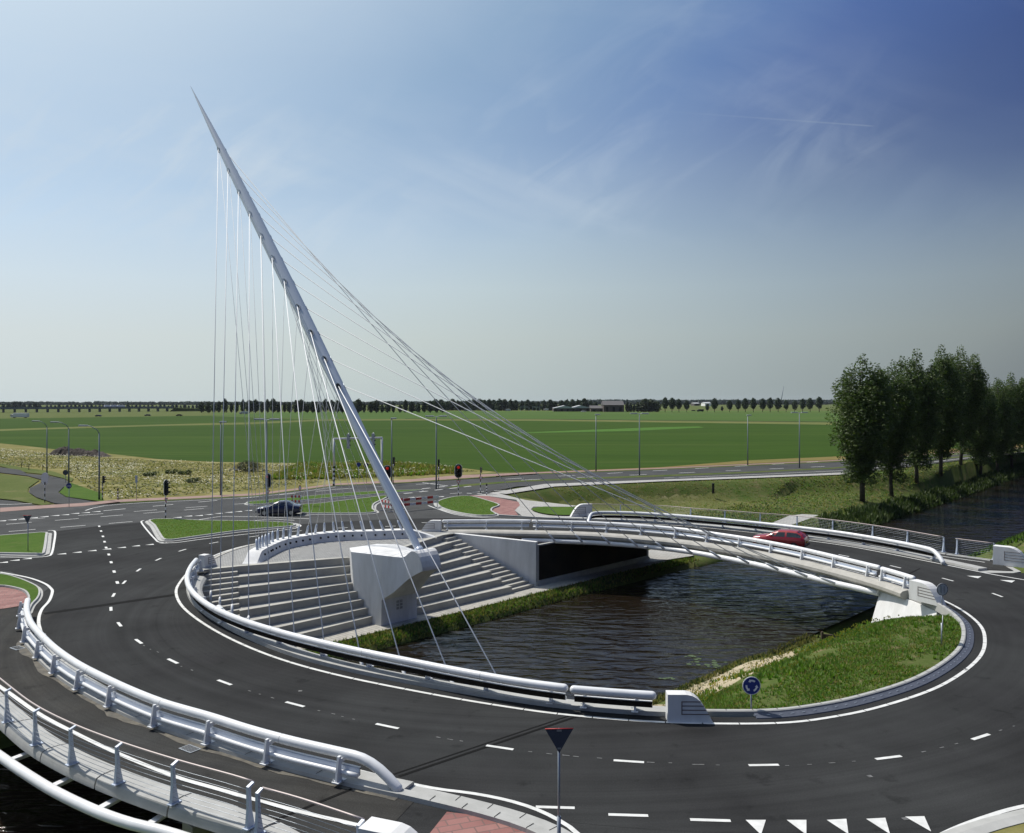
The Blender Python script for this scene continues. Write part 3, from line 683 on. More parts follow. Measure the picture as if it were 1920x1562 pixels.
# ------------------------------------------------------------------ grass islands with kerbs
def island(px, label=None, z=.12, kw=.28, m='grass_island', name='grass_island', kerb=True, step_=.5):
    pth = spline([P(a, c, z) for a, c in px], True, step_)
    pth = [Vector((v.x, v.y)) for v in pth]
    ar = sum(pth[i].x*pth[(i+1) % len(pth)].y-pth[(i+1) % len(pth)].x*pth[i].y for i in range(len(pth)))
    if ar < 0: pth = pth[::-1]
    b = MB(); b.sheet([(v.x, v.y) for v in pth], z+.01); struct(b.build(name, m, fix=False))
    if kerb:
        kb = MB(); kb.sweep(pth, [(.02, -.02), (.02, z+.02), (-kw*.55, z+.02), (-kw*.62, z-.03), (-kw*.7, .02), (-kw*1.6, .015), (-kw*1.6, -.02)], closed=True); struct(kb.build('kerb', 'concrete'))
    return pth
island([(-120, 1012), (-60, 1008), (0, 1004), (60, 999.5), (84, 998), (85, 1004), (80, 1034), (72, 1037), (0, 1036), (-120, 1034)])
isl_mid = island([(283, 974.5), (292, 985), (305, 1006), (313, 1011), (330, 1010), (380, 1003), (450, 994), (530, 987), (550, 984.5), (540, 980), (475, 977), (380, 975.5), (320, 973)])
isl3 = island([(567, 946), (600, 943.5), (680, 934), (726, 929), (716, 936), (700, 944), (697, 953), (699, 960), (640, 961.5), (570, 961), (560, 955)])
strip1 = island([(466, 941), (500, 937.5), (650, 924), (785, 918), (760, 921.5), (650, 930), (560, 938), (490, 944.5), (468, 944.5)], kw=.2)
isl_r = island([(821, 941.5), (835, 935), (860, 930.3), (884, 930.5), (912, 938), (934, 946), (922, 952), (920, 957.5), (928, 964), (900, 965.5), (870, 962), (845, 956.5), (828, 950)])
island([(997, 954), (1020, 949.8), (1050, 950.8), (1082, 951), (1076, 964), (1040, 965), (1010, 960.5)], kerb=False)
island([(-80, 1072), (0, 1076), (31, 1083), (52, 1091), (69, 1100), (73, 1110), (69, 1121), (58, 1133), (50, 1150), (54, 1128), (55, 1117), (46, 1106), (20, 1099), (0, 1097), (-80, 1094)], kw=.13)
sheet('brick_path', [(-300, 1093), (0, 1098), (30, 1101), (50, 1109), (54, 1119), (50, 1134), (0, 1142), (-300, 1140)], .022, 'red_bricks')
kb = MB(); kb.sweep(KERB[near_i(KERB, P(735, 1486, .15)):], [(.30, -.02), (.30, .13), (.02, .14), (-.02, .13), (-.03, -.02)]); struct(kb.build('kerb', 'concrete'))
kb = MB(); kb.sweep(off(KERB[near_i(KERB, P(744, 1487, .15)):], .64), [(.16, -.02), (.16, .022), (-.34, .024), (-.34, -.02)]); struct(kb.build('gutter', 'concrete'))
sheet('verge', [(1810, 1575), (1850, 1560), (1880, 1549), (1990, 1525), (2050, 1700), (1700, 1700)], .06, 'weeds_ground')
kb = MB(); kb.sweep(spline([P(*q) for q in [(1700, 1620), (1770, 1580), (1830, 1557), (1880, 1542), (1990, 1515)]], step=.5), [(-.32, -.02), (-.32, .08), (0, .09), (.3, .03), (.3, -.02)]); struct(kb.build('kerb', 'concrete'))
# right-hand island kerb and perforated gutter
isk = sub(IN, (6.5, 29.3), (23.6, 49.4)); isg_ = sub(IN, (8.6, 29.1), (23.6, 49.4))
kb = MB(); kb.sweep(isk, [(.95, -.3), (.95, .16), (.80, .17), (.76, .14), (.76, -.3)]); struct(kb.build('kerb', 'concrete'))
kb = MB(); kb.sweep(isg_, [(.75, -.02), (.75, .10), (.44, .03), (.42, -.02)]); struct(kb.build('gutter', 'blue_gutter'))
kb = MB()
og_ = off(isg_, .6)
for i in range(0, len(isg_)-1):
    q = og_[i]; kb.box((q.x, q.y, .066), (.12, .05, .02), math.atan2(isg_[i+1].y-isg_[i].y, isg_[i+1].x-isg_[i].x))
struct(kb.build('gutter_slot', 'zinc'))
# top of the right-hand island
isg = [Vector((*q, .09)) for q in off(isk, .94)]
# plaza kerb on the left part of the ring
plz = sub(IN, (-5.4, 72.5), (-21.1, 57.2))
kb = MB(); kb.sweep(plz, [(.62, -.02), (.62, .10), (.34, .10), (.30, -.02)]); struct(kb.build('kerb', 'concrete_warm'))
# far outer kerb strip along the approach
kb = MB(); kb.sweep(spline([P(*q) for q in [(935, 967), (1000, 971), (1060, 974), (1105, 974.5)]], step=.5), [(0, -.02), (0, .1), (.25, .1), (.25, -.02)]); struct(kb.build('kerb', 'concrete'))

def joints(path, a, c, z, step_, name='kerb_joint'):
    b = MB(); P2 = resample([Vector(v) for v in path], step_); A_, C_ = off(P2, a), off(P2, c)
    for i in range(1, len(P2)-1):
        t = (P2[i+1]-P2[i-1]).to_2d().normalized()*.011; b.add([Vector((*(A_[i]-t), z)), Vector((*(A_[i]+t), z)), Vector((*(C_[i]+t), z)), Vector((*(C_[i]-t), z))], [(0, 1, 2, 3)])
    struct(b.build(name, 'joint_tar', fix=False))
joints(KERB[near_i(KERB, P(735, 1486, .15)):], -.02, .29, .146, 1.0); joints(off(KERB[near_i(KERB, P(770, 1490, .15)):], .64), -.33, .15, .029, 1.0)
joints(isk, .81, .95, .176, 1.0); joints(KERB[near_i(KERB, P(28, 1190, .15)):near_i(KERB, P(735, 1486, .15))+1], 0, .79, .147, 2.75)
def weeds_px(px, n, h, w, z, mats, name, label, cat, seed=1, blades=4, zfun=None):
    """scatter tufts inside a photo-measured patch"""
    rr = random.Random(seed); poly = [P(a, c, z) for a, c in px]
    return tufts([(p.x, p.y) for p in poly], n, h, w, z, mats, name, label, cat, rr, blades, zfun)
def tufts(poly, n, h, w, z, mats, name, label, cat, rr, blades=4, zfun=None, dens=None):
    xs = [p[0] for p in poly]; ys = [p[1] for p in poly]; x0, x1, y0, y1 = min(xs), max(xs), min(ys), max(ys)
    V = []; F = []; MI = []; c = 0; tries = 0
    while c < n and tries < n*12:
        tries += 1; x, y = rr.uniform(x0, x1), rr.uniform(y0, y1)
        if not inside((x, y), poly): continue
        if dens and rr.random() > dens(x, y): continue
        c += 1; zz = zfun(x, y) if zfun else z; mi = rr.randrange(len(mats)) if len(mats) > 1 else 0; hh = h*rr.uniform(.5, 1.3)
        for q in range(blades):
            a = rr.uniform(0, 6.28); r = w*rr.uniform(.2, 1); lx, ly = math.cos(a)*r, math.sin(a)*r; bw = w*.22; px_, py_ = -math.sin(a)*bw, math.cos(a)*bw; o = len(V)
            V += [(x+lx*.2-px_, y+ly*.2-py_, zz-.02), (x+lx*.2+px_, y+ly*.2+py_, zz-.02), (x+lx, y+ly, zz+hh*rr.uniform(.7, 1.1))]
            F.append((o, o+1, o+2)); MI.append(mi)
    b = MB(); b.v = V; b.f = F; b.sm = [False]*len(F); b.mi = MI
    return stuff(b.build(name, mats, fix=False), label, cat)
# ------------------------------------------------------------------ plaza, quay, steps
A0, A1 = P(445, 1064), P(657, 1047)
T0, C0, W0 = P(744, 1032), P(830, 1005), P(847, 1001)
S0 = P(377, 1071)
B0, Bm, Bf, B1, BW = [P(a, c, QZ).to_2d() for a, c in ((453, 1232), (708, 1167), (767, 1157), (960, 1111.5), (1002, 1100.5))]
BS = P(357, 1256, QZ).to_2d()
plp = [tuple(q) for q in off(plz, .60)]
b = MB(); b.sheet(plp+[(S0.x, S0.y), (A0.x, A0.y), (A1.x, A1.y), (T0.x, T0.y), (C0.x, C0.y), (W0.x+.3, W0.y-.1)], .06); struct(b.build('plaza', 'cobbles', fix=False))
# quay path along the water
b = MB(); b.strip([[xy(s, 1.35, QZ) for s in range(-48, 20, 2)], [xy(s, 5.6, QZ) for s in range(-48, 20, 2)]]); struct(b.build('quay_path', 'quay_slabs'))
b = MB(); b.sheet([(P(1190, 1062, QZ).x, P(1190, 1062, QZ).y), *[tuple(P(a, c, z)[:2]) for a, c, z in [(1240, 1051, QZ+.1), (1300, 1036, QZ+.4), (1300, 1026, QZ+.4)]], tuple(xy(20, 6)[:2]), tuple(xy(17, 5.5)[:2])], QZ+.10)
struct(b.build('quay_path', 'light_pavers'))
b = MB(); q1 = [P(1440, 985, -1.9), P(1480, 968, -1.9), P(1505, 965, -1.9), P(1535, 967, -1.9), P(1500, 985, -2.2), P(1470, 1000, -2.4)]
b.sheet([(v.x, v.y) for v in q1], -1.83); struct(b.build('footpath', 'light_pavers'))

def l2(a, b_, f): return Vector((a[0]+(b_[0]-a[0])*f, a[1]+(b_[1]-a[1])*f))
def flight(root, n, topA, topB, botA, botB, name, matn, z0=.06, nose=.05):
    dz = (z0-QZ)/n
    for k_ in range(1, n):
        a, b_ = l2(topA, botA, (k_-1)/(n-1)), l2(topB, botB, (k_-1)/(n-1)); c, d = l2(topA, botA, k_/(n-1)), l2(topB, botB, k_/(n-1))
        z = z0-dz*k_; m = MB(); m.prism([a, b_, d, c], QZ-.08, z); m.build(name, matn, root, org=root.location)
    # top wall under the plaza edge
    m = MB(); u = (Vector(topA[:2])-Vector(botA[:2])).normalized()*.5; v = (Vector(topB[:2])-Vector(botB[:2])).normalized()*.5
    m.prism([topA[:2], topB[:2], Vector(topB[:2])+v, Vector(topA[:2])+u], QZ-.08, z0+.012); m.build('coping', 'concrete_step', root, org=root.location)
r = tag(empty('seating_steps', (*l2(B0, Bm, .5), QZ)), 'broad concrete seating steps left of the mast foot, shaded risers', 'steps', 'seating steps round the mast foot')
flight(r, 8, A0, A1, B0, Bm, 'step', 'concrete_step')
r = tag(empty('seating_steps', (*l2(Bf, B1, .5), QZ)), 'broad concrete seating steps right of the mast foot, fanning towards the far bridge', 'steps', 'seating steps round the mast foot')
flight(r, 8, T0, C0, Bf, B1, 'step', 'concrete_step')
r = tag(empty('staircase', (*l2(B1, BW, .5), QZ)), 'narrow concrete stairs beside the white wing wall of the far bridge', 'stairs', 'stairs down to the quay')
flight(r, 16, C0, W0, B1, BW, 'step', 'concrete_step')
r = tag(empty('staircase', (*l2(BS, B0, .5), QZ)), 'narrow concrete stairs at the left end of the seating, under the near guard rail', 'stairs', 'stairs down to the quay')
flight(r, 16, S0, A0, BS, B0, 'step', 'concrete_step')

# ------------------------------------------------------------------ abutment walls
def wall(name, pts, thick, zt, zb, m, label, cat, group=None, side=1):
    b = MB(); o2 = off(pts, thick*side); b.prism([tuple(p[:2]) for p in pts]+[tuple(p) for p in o2[::-1]], zb, zt)
    base = Vector((pts[0][0], pts[0][1], zb)); o = b.build(name, m, org=base); tag(o, label, cat, group); return o
Wa, Wb = Vector((-4.9, 70.95)), P(1005, 1099, QZ).to_2d()
b = MB(); o_ = (Wb-Wa).normalized(); nb_ = Vector((-o_.y, o_.x))*.45
b.add([(*Wa, QZ-.1), (*Wb, QZ-.1), (*Wb, -.36), (*Wa, .0), (*(Wa+nb_), QZ-.1), (*(Wb+nb_), QZ-.1), (*(Wb+nb_), -.36), (*(Wa+nb_), .0)], [(0, 1, 2, 3), (5, 4, 7, 6), (3, 2, 6, 7), (1, 5, 6, 2), (4, 0, 3, 7), (0, 4, 5, 1)])
tag(b.build('wing_wall', 'white_concrete', org=Vector((Wb.x, Wb.y, QZ))), 'white wing wall of the far bridge descending beside the stairs', 'wall')
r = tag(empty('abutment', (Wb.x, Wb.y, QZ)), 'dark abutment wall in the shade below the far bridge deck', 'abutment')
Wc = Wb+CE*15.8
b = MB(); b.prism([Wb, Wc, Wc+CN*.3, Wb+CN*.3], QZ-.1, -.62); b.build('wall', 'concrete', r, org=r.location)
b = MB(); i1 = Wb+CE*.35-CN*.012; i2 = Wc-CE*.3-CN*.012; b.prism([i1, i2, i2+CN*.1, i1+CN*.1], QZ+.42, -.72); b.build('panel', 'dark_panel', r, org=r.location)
b = MB(); b.prism([Wb+CN*.3, Wc+CN*.3, Wc+CN*5, Wb+CN*5], -.9, -.8); b.build('shade_slab', 'dark_panel', r, org=r.location)  # added near-black slab, stands in for the shaded gap behind the wall top
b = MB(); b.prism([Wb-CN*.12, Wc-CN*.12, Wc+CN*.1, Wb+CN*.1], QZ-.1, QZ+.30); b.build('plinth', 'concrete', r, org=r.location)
wall('wing_wall', [Vector((-20.0, 55.6)), Vector((-19.0, 51.6))], .3, -.06, QZ-.1, 'concrete', 'grey wing wall of the near bridge beside the left stairs', 'wall', side=-1)
wall('abutment', [xy(-31, 5.2), xy(-42, 5.2)], .6, -.52, QZ-.1, 'concrete', 'shaded abutment wall of the near bridge behind its guard rail', 'abutment', side=-1)
wall('abutment', [xy(-30.5, -20.2), xy(-42, -20.2)], .6, -.52, -5.2, 'concrete', 'abutment wall under the right end of the near bridge', 'abutment', side=1)
# right-hand abutment of the far bridge: sunlit battered wing wall + shaded wall under the deck
r = tag(empty('abutment', (22.0, 50, -3.6)), 'bright white battered wing wall on the right bank under the far bridge', 'abutment')
b = MB(); a, c = Vector((22.3, 51.6)), Vector((22.9, 46.0)); a2_, c2_ = Vector((21.0, 51.3)), Vector((21.7, 44.6))
b.add([(a2_.x, a2_.y, -4.4), (c2_.x, c2_.y, -4.4), (c.x, c.y, -.34), (a.x, a.y, -.34), (a2_.x+2.2, a2_.y+.2, -4.4), (c2_.x+2, c2_.y, -4.4), (c.x+.7, c.y, -.34), (a.x+.7, a.y+.1, -.34)],
      [(0, 1, 2, 3), (5, 4, 7, 6), (1, 5, 6, 2), (4, 0, 3, 7), (3, 2, 6, 7), (0, 4, 5, 1)]); b.build('wing_wall', 'white_concrete', r, org=r.location)
b = MB(); e1 = Vector((22.4, 52.0)); b.prism([e1, e1+CE*14, e1+CE*14-CN*.6, e1-CN*.6], -5.2, -.52); b.build('wall', 'concrete', r, org=r.location)
# bank protection timber
b = MB(); pa, pb = P(1540, 1192, WZ+.1), P(1602, 1199, WZ+.1); b.box((pa+pb)/2, ((pb-pa).length, .12, .3), math.atan2(pb.y-pa.y, pb.x-pa.x))
for f in (0, .5, 1): b.box(pa.lerp(pb, f)-Vector((0, .15, 0)), (.14, .14, .6))
tag(b.build('timber_edging', 'timber', org=pa), 'low dark timber edging at the water below the far bridge', 'edging')

# ------------------------------------------------------------------ the cable-stayed bridge
BO = Vector((-7.6, 57.6)); CC = -CN
def blk(c, r_, z): q = BO+CC*c+CE*r_; return Vector((q.x, q.y, z))
bridge = tag(empty('cable_stayed_bridge', (BO.x, BO.y, QZ)), 'white cable-stayed bridge, its needle mast leaning left over a ring road', 'bridge')
ORG = bridge.location.copy()
def part(b, name, m, fix=True): return b.build(name, m, bridge, fix=fix, org=ORG)
MB_ = blk(2.0, 0, 1.20); MT = Vector((-29.6, 78.56, 40.0)); axis_ = (MT-MB_)
prof = [(0, .235), (.02, .25), (.10, .32), (.25, .405), (.40, .455), (.52, .47), (.64, .44), (.74, .38), (.80, .325), (.88, .22), (.95, .10), (.985, .04), (1, .012)]
F_ = frame(axis_)
b = MB(); n = 28; pts = [interp(i/60, prof) for i in range(61)]
vs = []
for i in range(61):
    c = MB_.lerp(MT, i/60)
    for j in range(n):
        a = 2*math.pi*j/n; rad = pts[i]*(1+.06*math.cos(3*a))
        vs.append(c+F_@Vector((math.cos(a)*rad, math.sin(a)*rad, 0)))
b.add(vs, [(i*n+j, i*n+(j+1) % n, (i+1)*n+(j+1) % n, (i+1)*n+j) for i in range(60) for j in range(n)], True)
b.add(vs[-n:], [tuple(range(n))]); mast = part(b, 'mast', 'mast_steel')
def mast_at(y): 
    v = (YH-y)/FPX; t = (-(CH-MB_.z)*-1+0)  # placeholder
    # z(t)-CH = v*Y(t)
    return (v*MB_.y+CH-MB_.z)/(axis_.z-v*axis_.y)
EY = [281, 321, 362, 404, 446, 488.5, 533, 581, 629, 679, 730]
tE = [mast_at(y) for y in EY]
near_px = [(395, 1124), (412, 1136), (435, 1150), (466, 1172), (506, 1192), (553, 1210), (610, 1228), (679, 1250), (759, 1268), (851, 1287), (952, 1305)]
far_px = [(1040, 1014), (1091, 1015.5), (1142, 1018), (1194, 1023), (1245, 1029), (1296, 1036), (1349, 1045), (1402, 1055), (1457, 1067), (1511, 1080), (1563, 1093)]
wall_px = [(410, 1245), (430, 1232), (452, 1220), (475, 1212), (500, 1200), (525, 1185), (562, 1170), (603, 1160), (655, 1150), (712, 1140), (778, 1130),
           (843, 1120), (912, 1112), (985, 1108), (1058, 1103), (1130, 1100), (1205, 1100), (1282, 1098), (1355, 1095), (1425, 1092), (1493, 1090), (1560, 1088)]
wall_p = [P(380+a/4, 720+c/4, .72) for a, c in wall_px]
# anchor wall
wp = spline([Vector((p.x, p.y)) for p in smoothp([Vector((p.x, p.y)) for p in wall_p], 3)], step=.35)
d0 = (wp[0]-wp[3]).normalized(); d1 = (wp[-1]-wp[-4]).normalized()
wp = [wp[0]+d0*(1.7-.17*i) for i in range(10)]+wp+[wp[-1]+d1*.17*(i+1) for i in range(12)]
hz = [.03+.69*sst(i/9) if i < 10 else (.72 if i < len(wp)-12 else .72-.69*(i-(len(wp)-12)+1)/12) for i in range(len(wp))]
L1 = off(wp, .60); L2 = off(wp, .50); L3 = off(wp, -.42); L4 = off(wp, -.62)
lo = [[Vector((*q, .03)) for q in L1], [Vector((*q, h)) for q, h in zip(L2, hz)], [Vector((*q, h)) for q, h in zip(L3, hz)], [Vector((*q, .03)) for q in L4]]
b = MB(); b.strip([lo[0], lo[1]]); b.strip([lo[1], lo[2]]); b.strip([lo[2], lo[3]]); b.strip([lo[3], lo[0]])
aw = part(b, 'anchor_wall', 'white_concrete')
inn = off(wp, -.53)
for p in wall_p:
    i = near_i(wp, p); q = inn[i]; t_ = (wp[min(i+1, len(wp)-1)]-wp[i-1]).normalized(); nn = Vector((t_.y, -t_.x, 0))
    ib = MB(); ib.tube([Vector((q.x, q.y, .42))-nn*.04, Vector((q.x, q.y, .42))+nn*.05], .075, 10); ib.build('bolt_cap', 'dark_panel', aw, org=ORG)
def cab(a, c, r_, name='cable'):
    b = MB(); b.tube([a, c], r_, 6); return part(b, name, 'cable_steel')
dax = axis_.normalized()
def surf(t, toward):
    c = MB_.lerp(MT, t); d = (toward-c); d = (d-dax*d.dot(dax)).normalized(); return c+d*(interp(t, prof)-.02), d
far_a = [P(a, c, -.42) for a, c in far_px]; near_a = [P(a, c, -.45) for a, c in near_px]
for i, t in enumerate(tE):
    for kind, tgt, L, ra in (('near', near_a[i], .55, .085), ('far', far_a[i], .85, .085), ('wall', wall_p[i], .80, .10), ('wall', wall_p[21-i], .80, .10)):
        if kind == 'wall': side = (tgt+ (CE*(-3 if tgt is wall_p[i] else 3)).to_3d()); s_, d = surf(t-.004, side)
        else: s_, d = surf(t, tgt)
        u = (s_-tgt).normalized(); b = MB(); b.tube([tgt-u*.1, tgt+u*L*.8, tgt+u*L], [ra, ra*.85, ra*.45], 10); part(b, 'cable_socket', 'blue_steel' if kind == 'wall' else 'white_steel')
        if kind == 'wall': cab(tgt+u*L*.98, s_, .017)
        else:
            cab(tgt+u*L*.98, s_+d*.04, .029)
            e = MB(); f_ = Matrix((dax, d.cross(dax), d)).transposed(); m_ = 14
            oval = lambda k1, k2, h: [s_+d*h+f_@Vector((math.cos(6.2832*q/m_)*k1, math.sin(6.2832*q/m_)*k2, 0)) for q in range(m_)]
            e.add(oval(.36, .21, -.05)+oval(.36, .21, .035)+oval(.29, .155, .035)+oval(.29, .155, -.01), [(r0*m_+q, r0*m_+(q+1) % m_, (r0+1)*m_+(q+1) % m_, (r0+1)*m_+q) for r0 in range(3) for q in range(m_)])
            e.add(oval(.29, .155, .004), [tuple(range(m_))], mi=1); e.build('cable_eye', ['zinc', 'black_plastic'], mast, org=ORG)
# foundation block
b = MB(); secs = [(-4.0, .76, 1.2, -4.0, 1.1), (-2.65, .76, 2.05, -4.0, 1.6), (-.002, .76, 1.42, -4.0, 1.55)]
L = [[blk(c, -rb, zb), blk(c, -rt, zt), blk(c, rt, zt), blk(c, rb, zb)] for c, zt, rt, zb, rb in secs]
for a, c in zip(L, L[1:]): b.add(a+c, [(0, 1, 5, 4), (1, 2, 6, 5), (2, 3, 7, 6), (3, 0, 4, 7)])
b.add(L[0], [(0, 1, 2, 3)]); b.add(L[-1], [(3, 2, 1, 0)])
up = [(0, .9, 1.42, -2.2, 1.50), (.9, .9, 1.2, -1.62, 1.26), (1.5, .91, 1.04, -1.1, 1.1), (1.8, 1.0, .99, -.85, 1.03), (2.1, 1.24, .94, -.62, .98), (2.35, 1.40, .91, -.45, .94), (2.6, 1.42, .88, -.3, .9), (2.85, 1.30, .85, -.16, .87), (3.05, 1.08, .83, -.06, .84), (3.2, .80, .81, .01, .82), (3.32, .42, .80, .06, .80)]
L = []
for c, zt, rt, zb, rb in up:
    rise = 0.0; zt -= .14
    L.append([blk(c, 0, zb), blk(c, -rb, zb+.02), blk(c, -rt, max(zb+.1, zt-rise)), blk(c, -rt*.6, zt-rise*.35), blk(c, 0, zt), blk(c, rt*.6, zt-rise*.35), blk(c, rt, max(zb+.1, zt-rise)), blk(c, rb, zb+.02)])
for a, c in zip(L, L[1:]): b.add(a+c, [(j, (j+1) % 8, 8+(j+1) % 8, 8+j) for j in range(8)])
b.add(L[-1], [tuple(range(8))]); fb = part(b, 'foundation_block', 'white_concrete')
for pl_ in fb.data.polygons: pl_.use_smooth = True
fb.data.set_sharp_from_angle(angle=R(24))
b = MB(); q0 = blk(.004, .2, -2.6)
for i in range(2):
    for j in range(3): b.box(blk(.01, -.15+i*.3, -2.95+j*.22), (.2, .04, .16), math.atan2(CE.y, CE.x))
b.build('plaque', 'concrete', fb, org=ORG)
b = MB(); b.tube([MB_-dax*.3, MB_+dax*.12], .30, 20); b.build('mast_collar', 'blue_steel', mast, org=ORG)

# decks --------------------------------------------------------------
def deck(inner, outer, n, name):
    a = nsamp(inner, n); c = nsamp(outer, n); L = [[Vector((*q, -.03)) for q in a], [Vector((*q, -.03)) for q in c], [Vector((*q, -.48)) for q in c], [Vector((*q, -.48)) for q in a]]
    b = MB(); b.strip([L[0], L[1]]); b.strip([L[1], L[2]]); b.strip([L[2], L[3]]); b.strip([L[3], L[0]])
    for k_ in (0, -1): b.add([l[k_] for l in L], [(0, 1, 2, 3)])
    return part(b, name, 'concrete')
n_in = sub(IN, (-20.7, 54.2), (5.3, 29.2)); FO = [Vector(v) for v in FOOT]
fo = FO[near_i(FO, (-27, 50)):]
d_near = deck([Vector(q) for q in off(n_in, 1.0)], [Vector(q) for q in off(fo, .25)], 90, 'deck')
HR_PX = [(1100, 944), (1180, 946), (1240, 947.5), (1305, 953), (1365, 957), (1430, 962), (1480, 965.5), (1560, 974), (1630, 983), (1700, 994), (1772, 1006.5), (1820, 1012.5), (1864, 1018)]
fence2 = spline([Vector(P(*q, 1.2)[:2]) for q in HR_PX], step=.5); fence2 = smoothp(fence2, 4)
f_in = sub(IN, (22.9, 49.2), (-5.4, 72.5))
fence2r = fence2[::-1]
d_far = deck([Vector(q) for q in off(f_in, 1.0)], [Vector(q) for q in off([Vector((32.5, 55.3))]+fence2r+[Vector((5.5, 82.5)), Vector((1.5, 83))], -.45)], 90, 'deck')
def cover(path, side, name='edge_beam', m='concrete', w1=.72, w2=.10, step_=3.0):
    """curved precast edge pieces with open joints"""
    L = [0]
    for a, c in zip(path, path[1:]): L.append(L[-1]+(c-a).length)
    n = max(1, int(L[-1]/step_)); P2 = nsamp(path, n*6)
    for q in range(n):
        pc = P2[q*6:q*6+7]; pc = [pc[0].lerp(pc[1], .06)]+pc[1:-1]+[pc[-1].lerp(pc[-2], .06)]
        s_ = side; prof_ = [(s_*w1, -.02), (s_*w1, .05), (s_*w1*.6, .08), (s_*.12, .07), (-s_*w2*.3, .02), (-s_*w2*.65, -.06), (-s_*w2*.9, -.15), (-s_*w2, -.22), (-s_*w2, -.27), (-s_*w2*.6, -.25), (s_*.1, -.22)]
        b = MB(); b.sweep(pc, prof_, smooth=False); part(b, name, m)
cover([Vector(v) for v in fo], 1)
cover([Vector(q) for q in off(fence2r, .35)], 1, w1=.25, w2=.35, m='concrete')
def slabedge(path, side, name, m):
    b = MB(); b.sweep(path, [(side*.55, -.03), (side*.55, .16), (side*.95, .17), (side*1.28, .10), (side*1.42, -.02), (side*1.42, -.20), (side*1.2, -.36), (side*.9, -.40)]); return part(b, name, m)
slabedge(sub(IN, (-20.2, 53), (5.3, 29.2)), 1, 'edge_beam', 'concrete')
slabedge(sub(IN, (22.9, 48.9), (-5.6, 72.5)), 1, 'edge_beam', 'concrete_warm')
# tubes that carry the cables
def carrier(px, z, r_, inward_deck, nstr, fr=(0, 1)):
    pth = spline([P(a, c, z) for a, c in px], step=.5); b = MB(); b.tube(pth, r_, 16); part(b, 'carrier_tube', 'white_steel'); return pth
far_tube = carrier([(978, 1013.5), (1010, 1013.8), (1060, 1015.5), (1120, 1018), (1190, 1023), (1240, 1028), (1290, 1034.5), (1345, 1044), (1400, 1055), (1450, 1066), (1500, 1078), (1560, 1092.5), (1605, 1102.5), (1648, 1112)], -.58, .19, None, 12)
near_tube = None
nt_path = [Vector((*q, -.55)) for q in off(sub(IN, (-18.2, 46.6), (3.5, 29.5)), 2.05)]; b = MB(); b.tube(nt_path, .19, 14); part(b, 'carrier_tube', 'white_steel')
out_tube = carrier([(-230, 1240), (-150, 1300), (-70, 1368), (0, 1418), (42, 1447), (104, 1485), (177, 1520), (240, 1543), (312, 1561), (400, 1588), (500, 1610)], -.55, .155, None, 0)
def struts(tube, refs, inner_path, name='deck_strut'):
    for p in refs:
        i = near_i(tube, p); q = tube[i]; j = near_i(inner_path, q); e = Vector((*inner_path[j][:2], -.32)); dd = (e-q); 
        if dd.length < .1: continue
        dd.normalize(); wv = Vector((-dd.y, dd.x, 0)).normalized()
        b = MB(); m_ = (q+e+dd*.5)/2; m_.z = q.z+.06; L_ = (e+dd*.5-q).length; b.box(m_, (L_, .22, .05), math.atan2(dd.y, dd.x)); b.box(m_-Vector((0, 0, .07)), (L_, .05, .10), math.atan2(dd.y, dd.x))
        part(b, name, 'white_steel')
struts(far_tube, [P(a+22, c, -.58) for a, c in far_px]+[P(1000, 1014, -.58), P(1600, 1101, -.58)], off(f_in, 1.3))
struts(nt_path, [Vector((*p[:2],)) for p in near_a], off(n_in, 1.3))
struts(out_tube, [P(a, c, -.5) for a, c in [(-60, 1375), (18, 1430), (88, 1476), (174, 1518), (283, 1554), (400, 1588)]], off([Vector((v[0], v[1], 0)) for v in fo], .35))

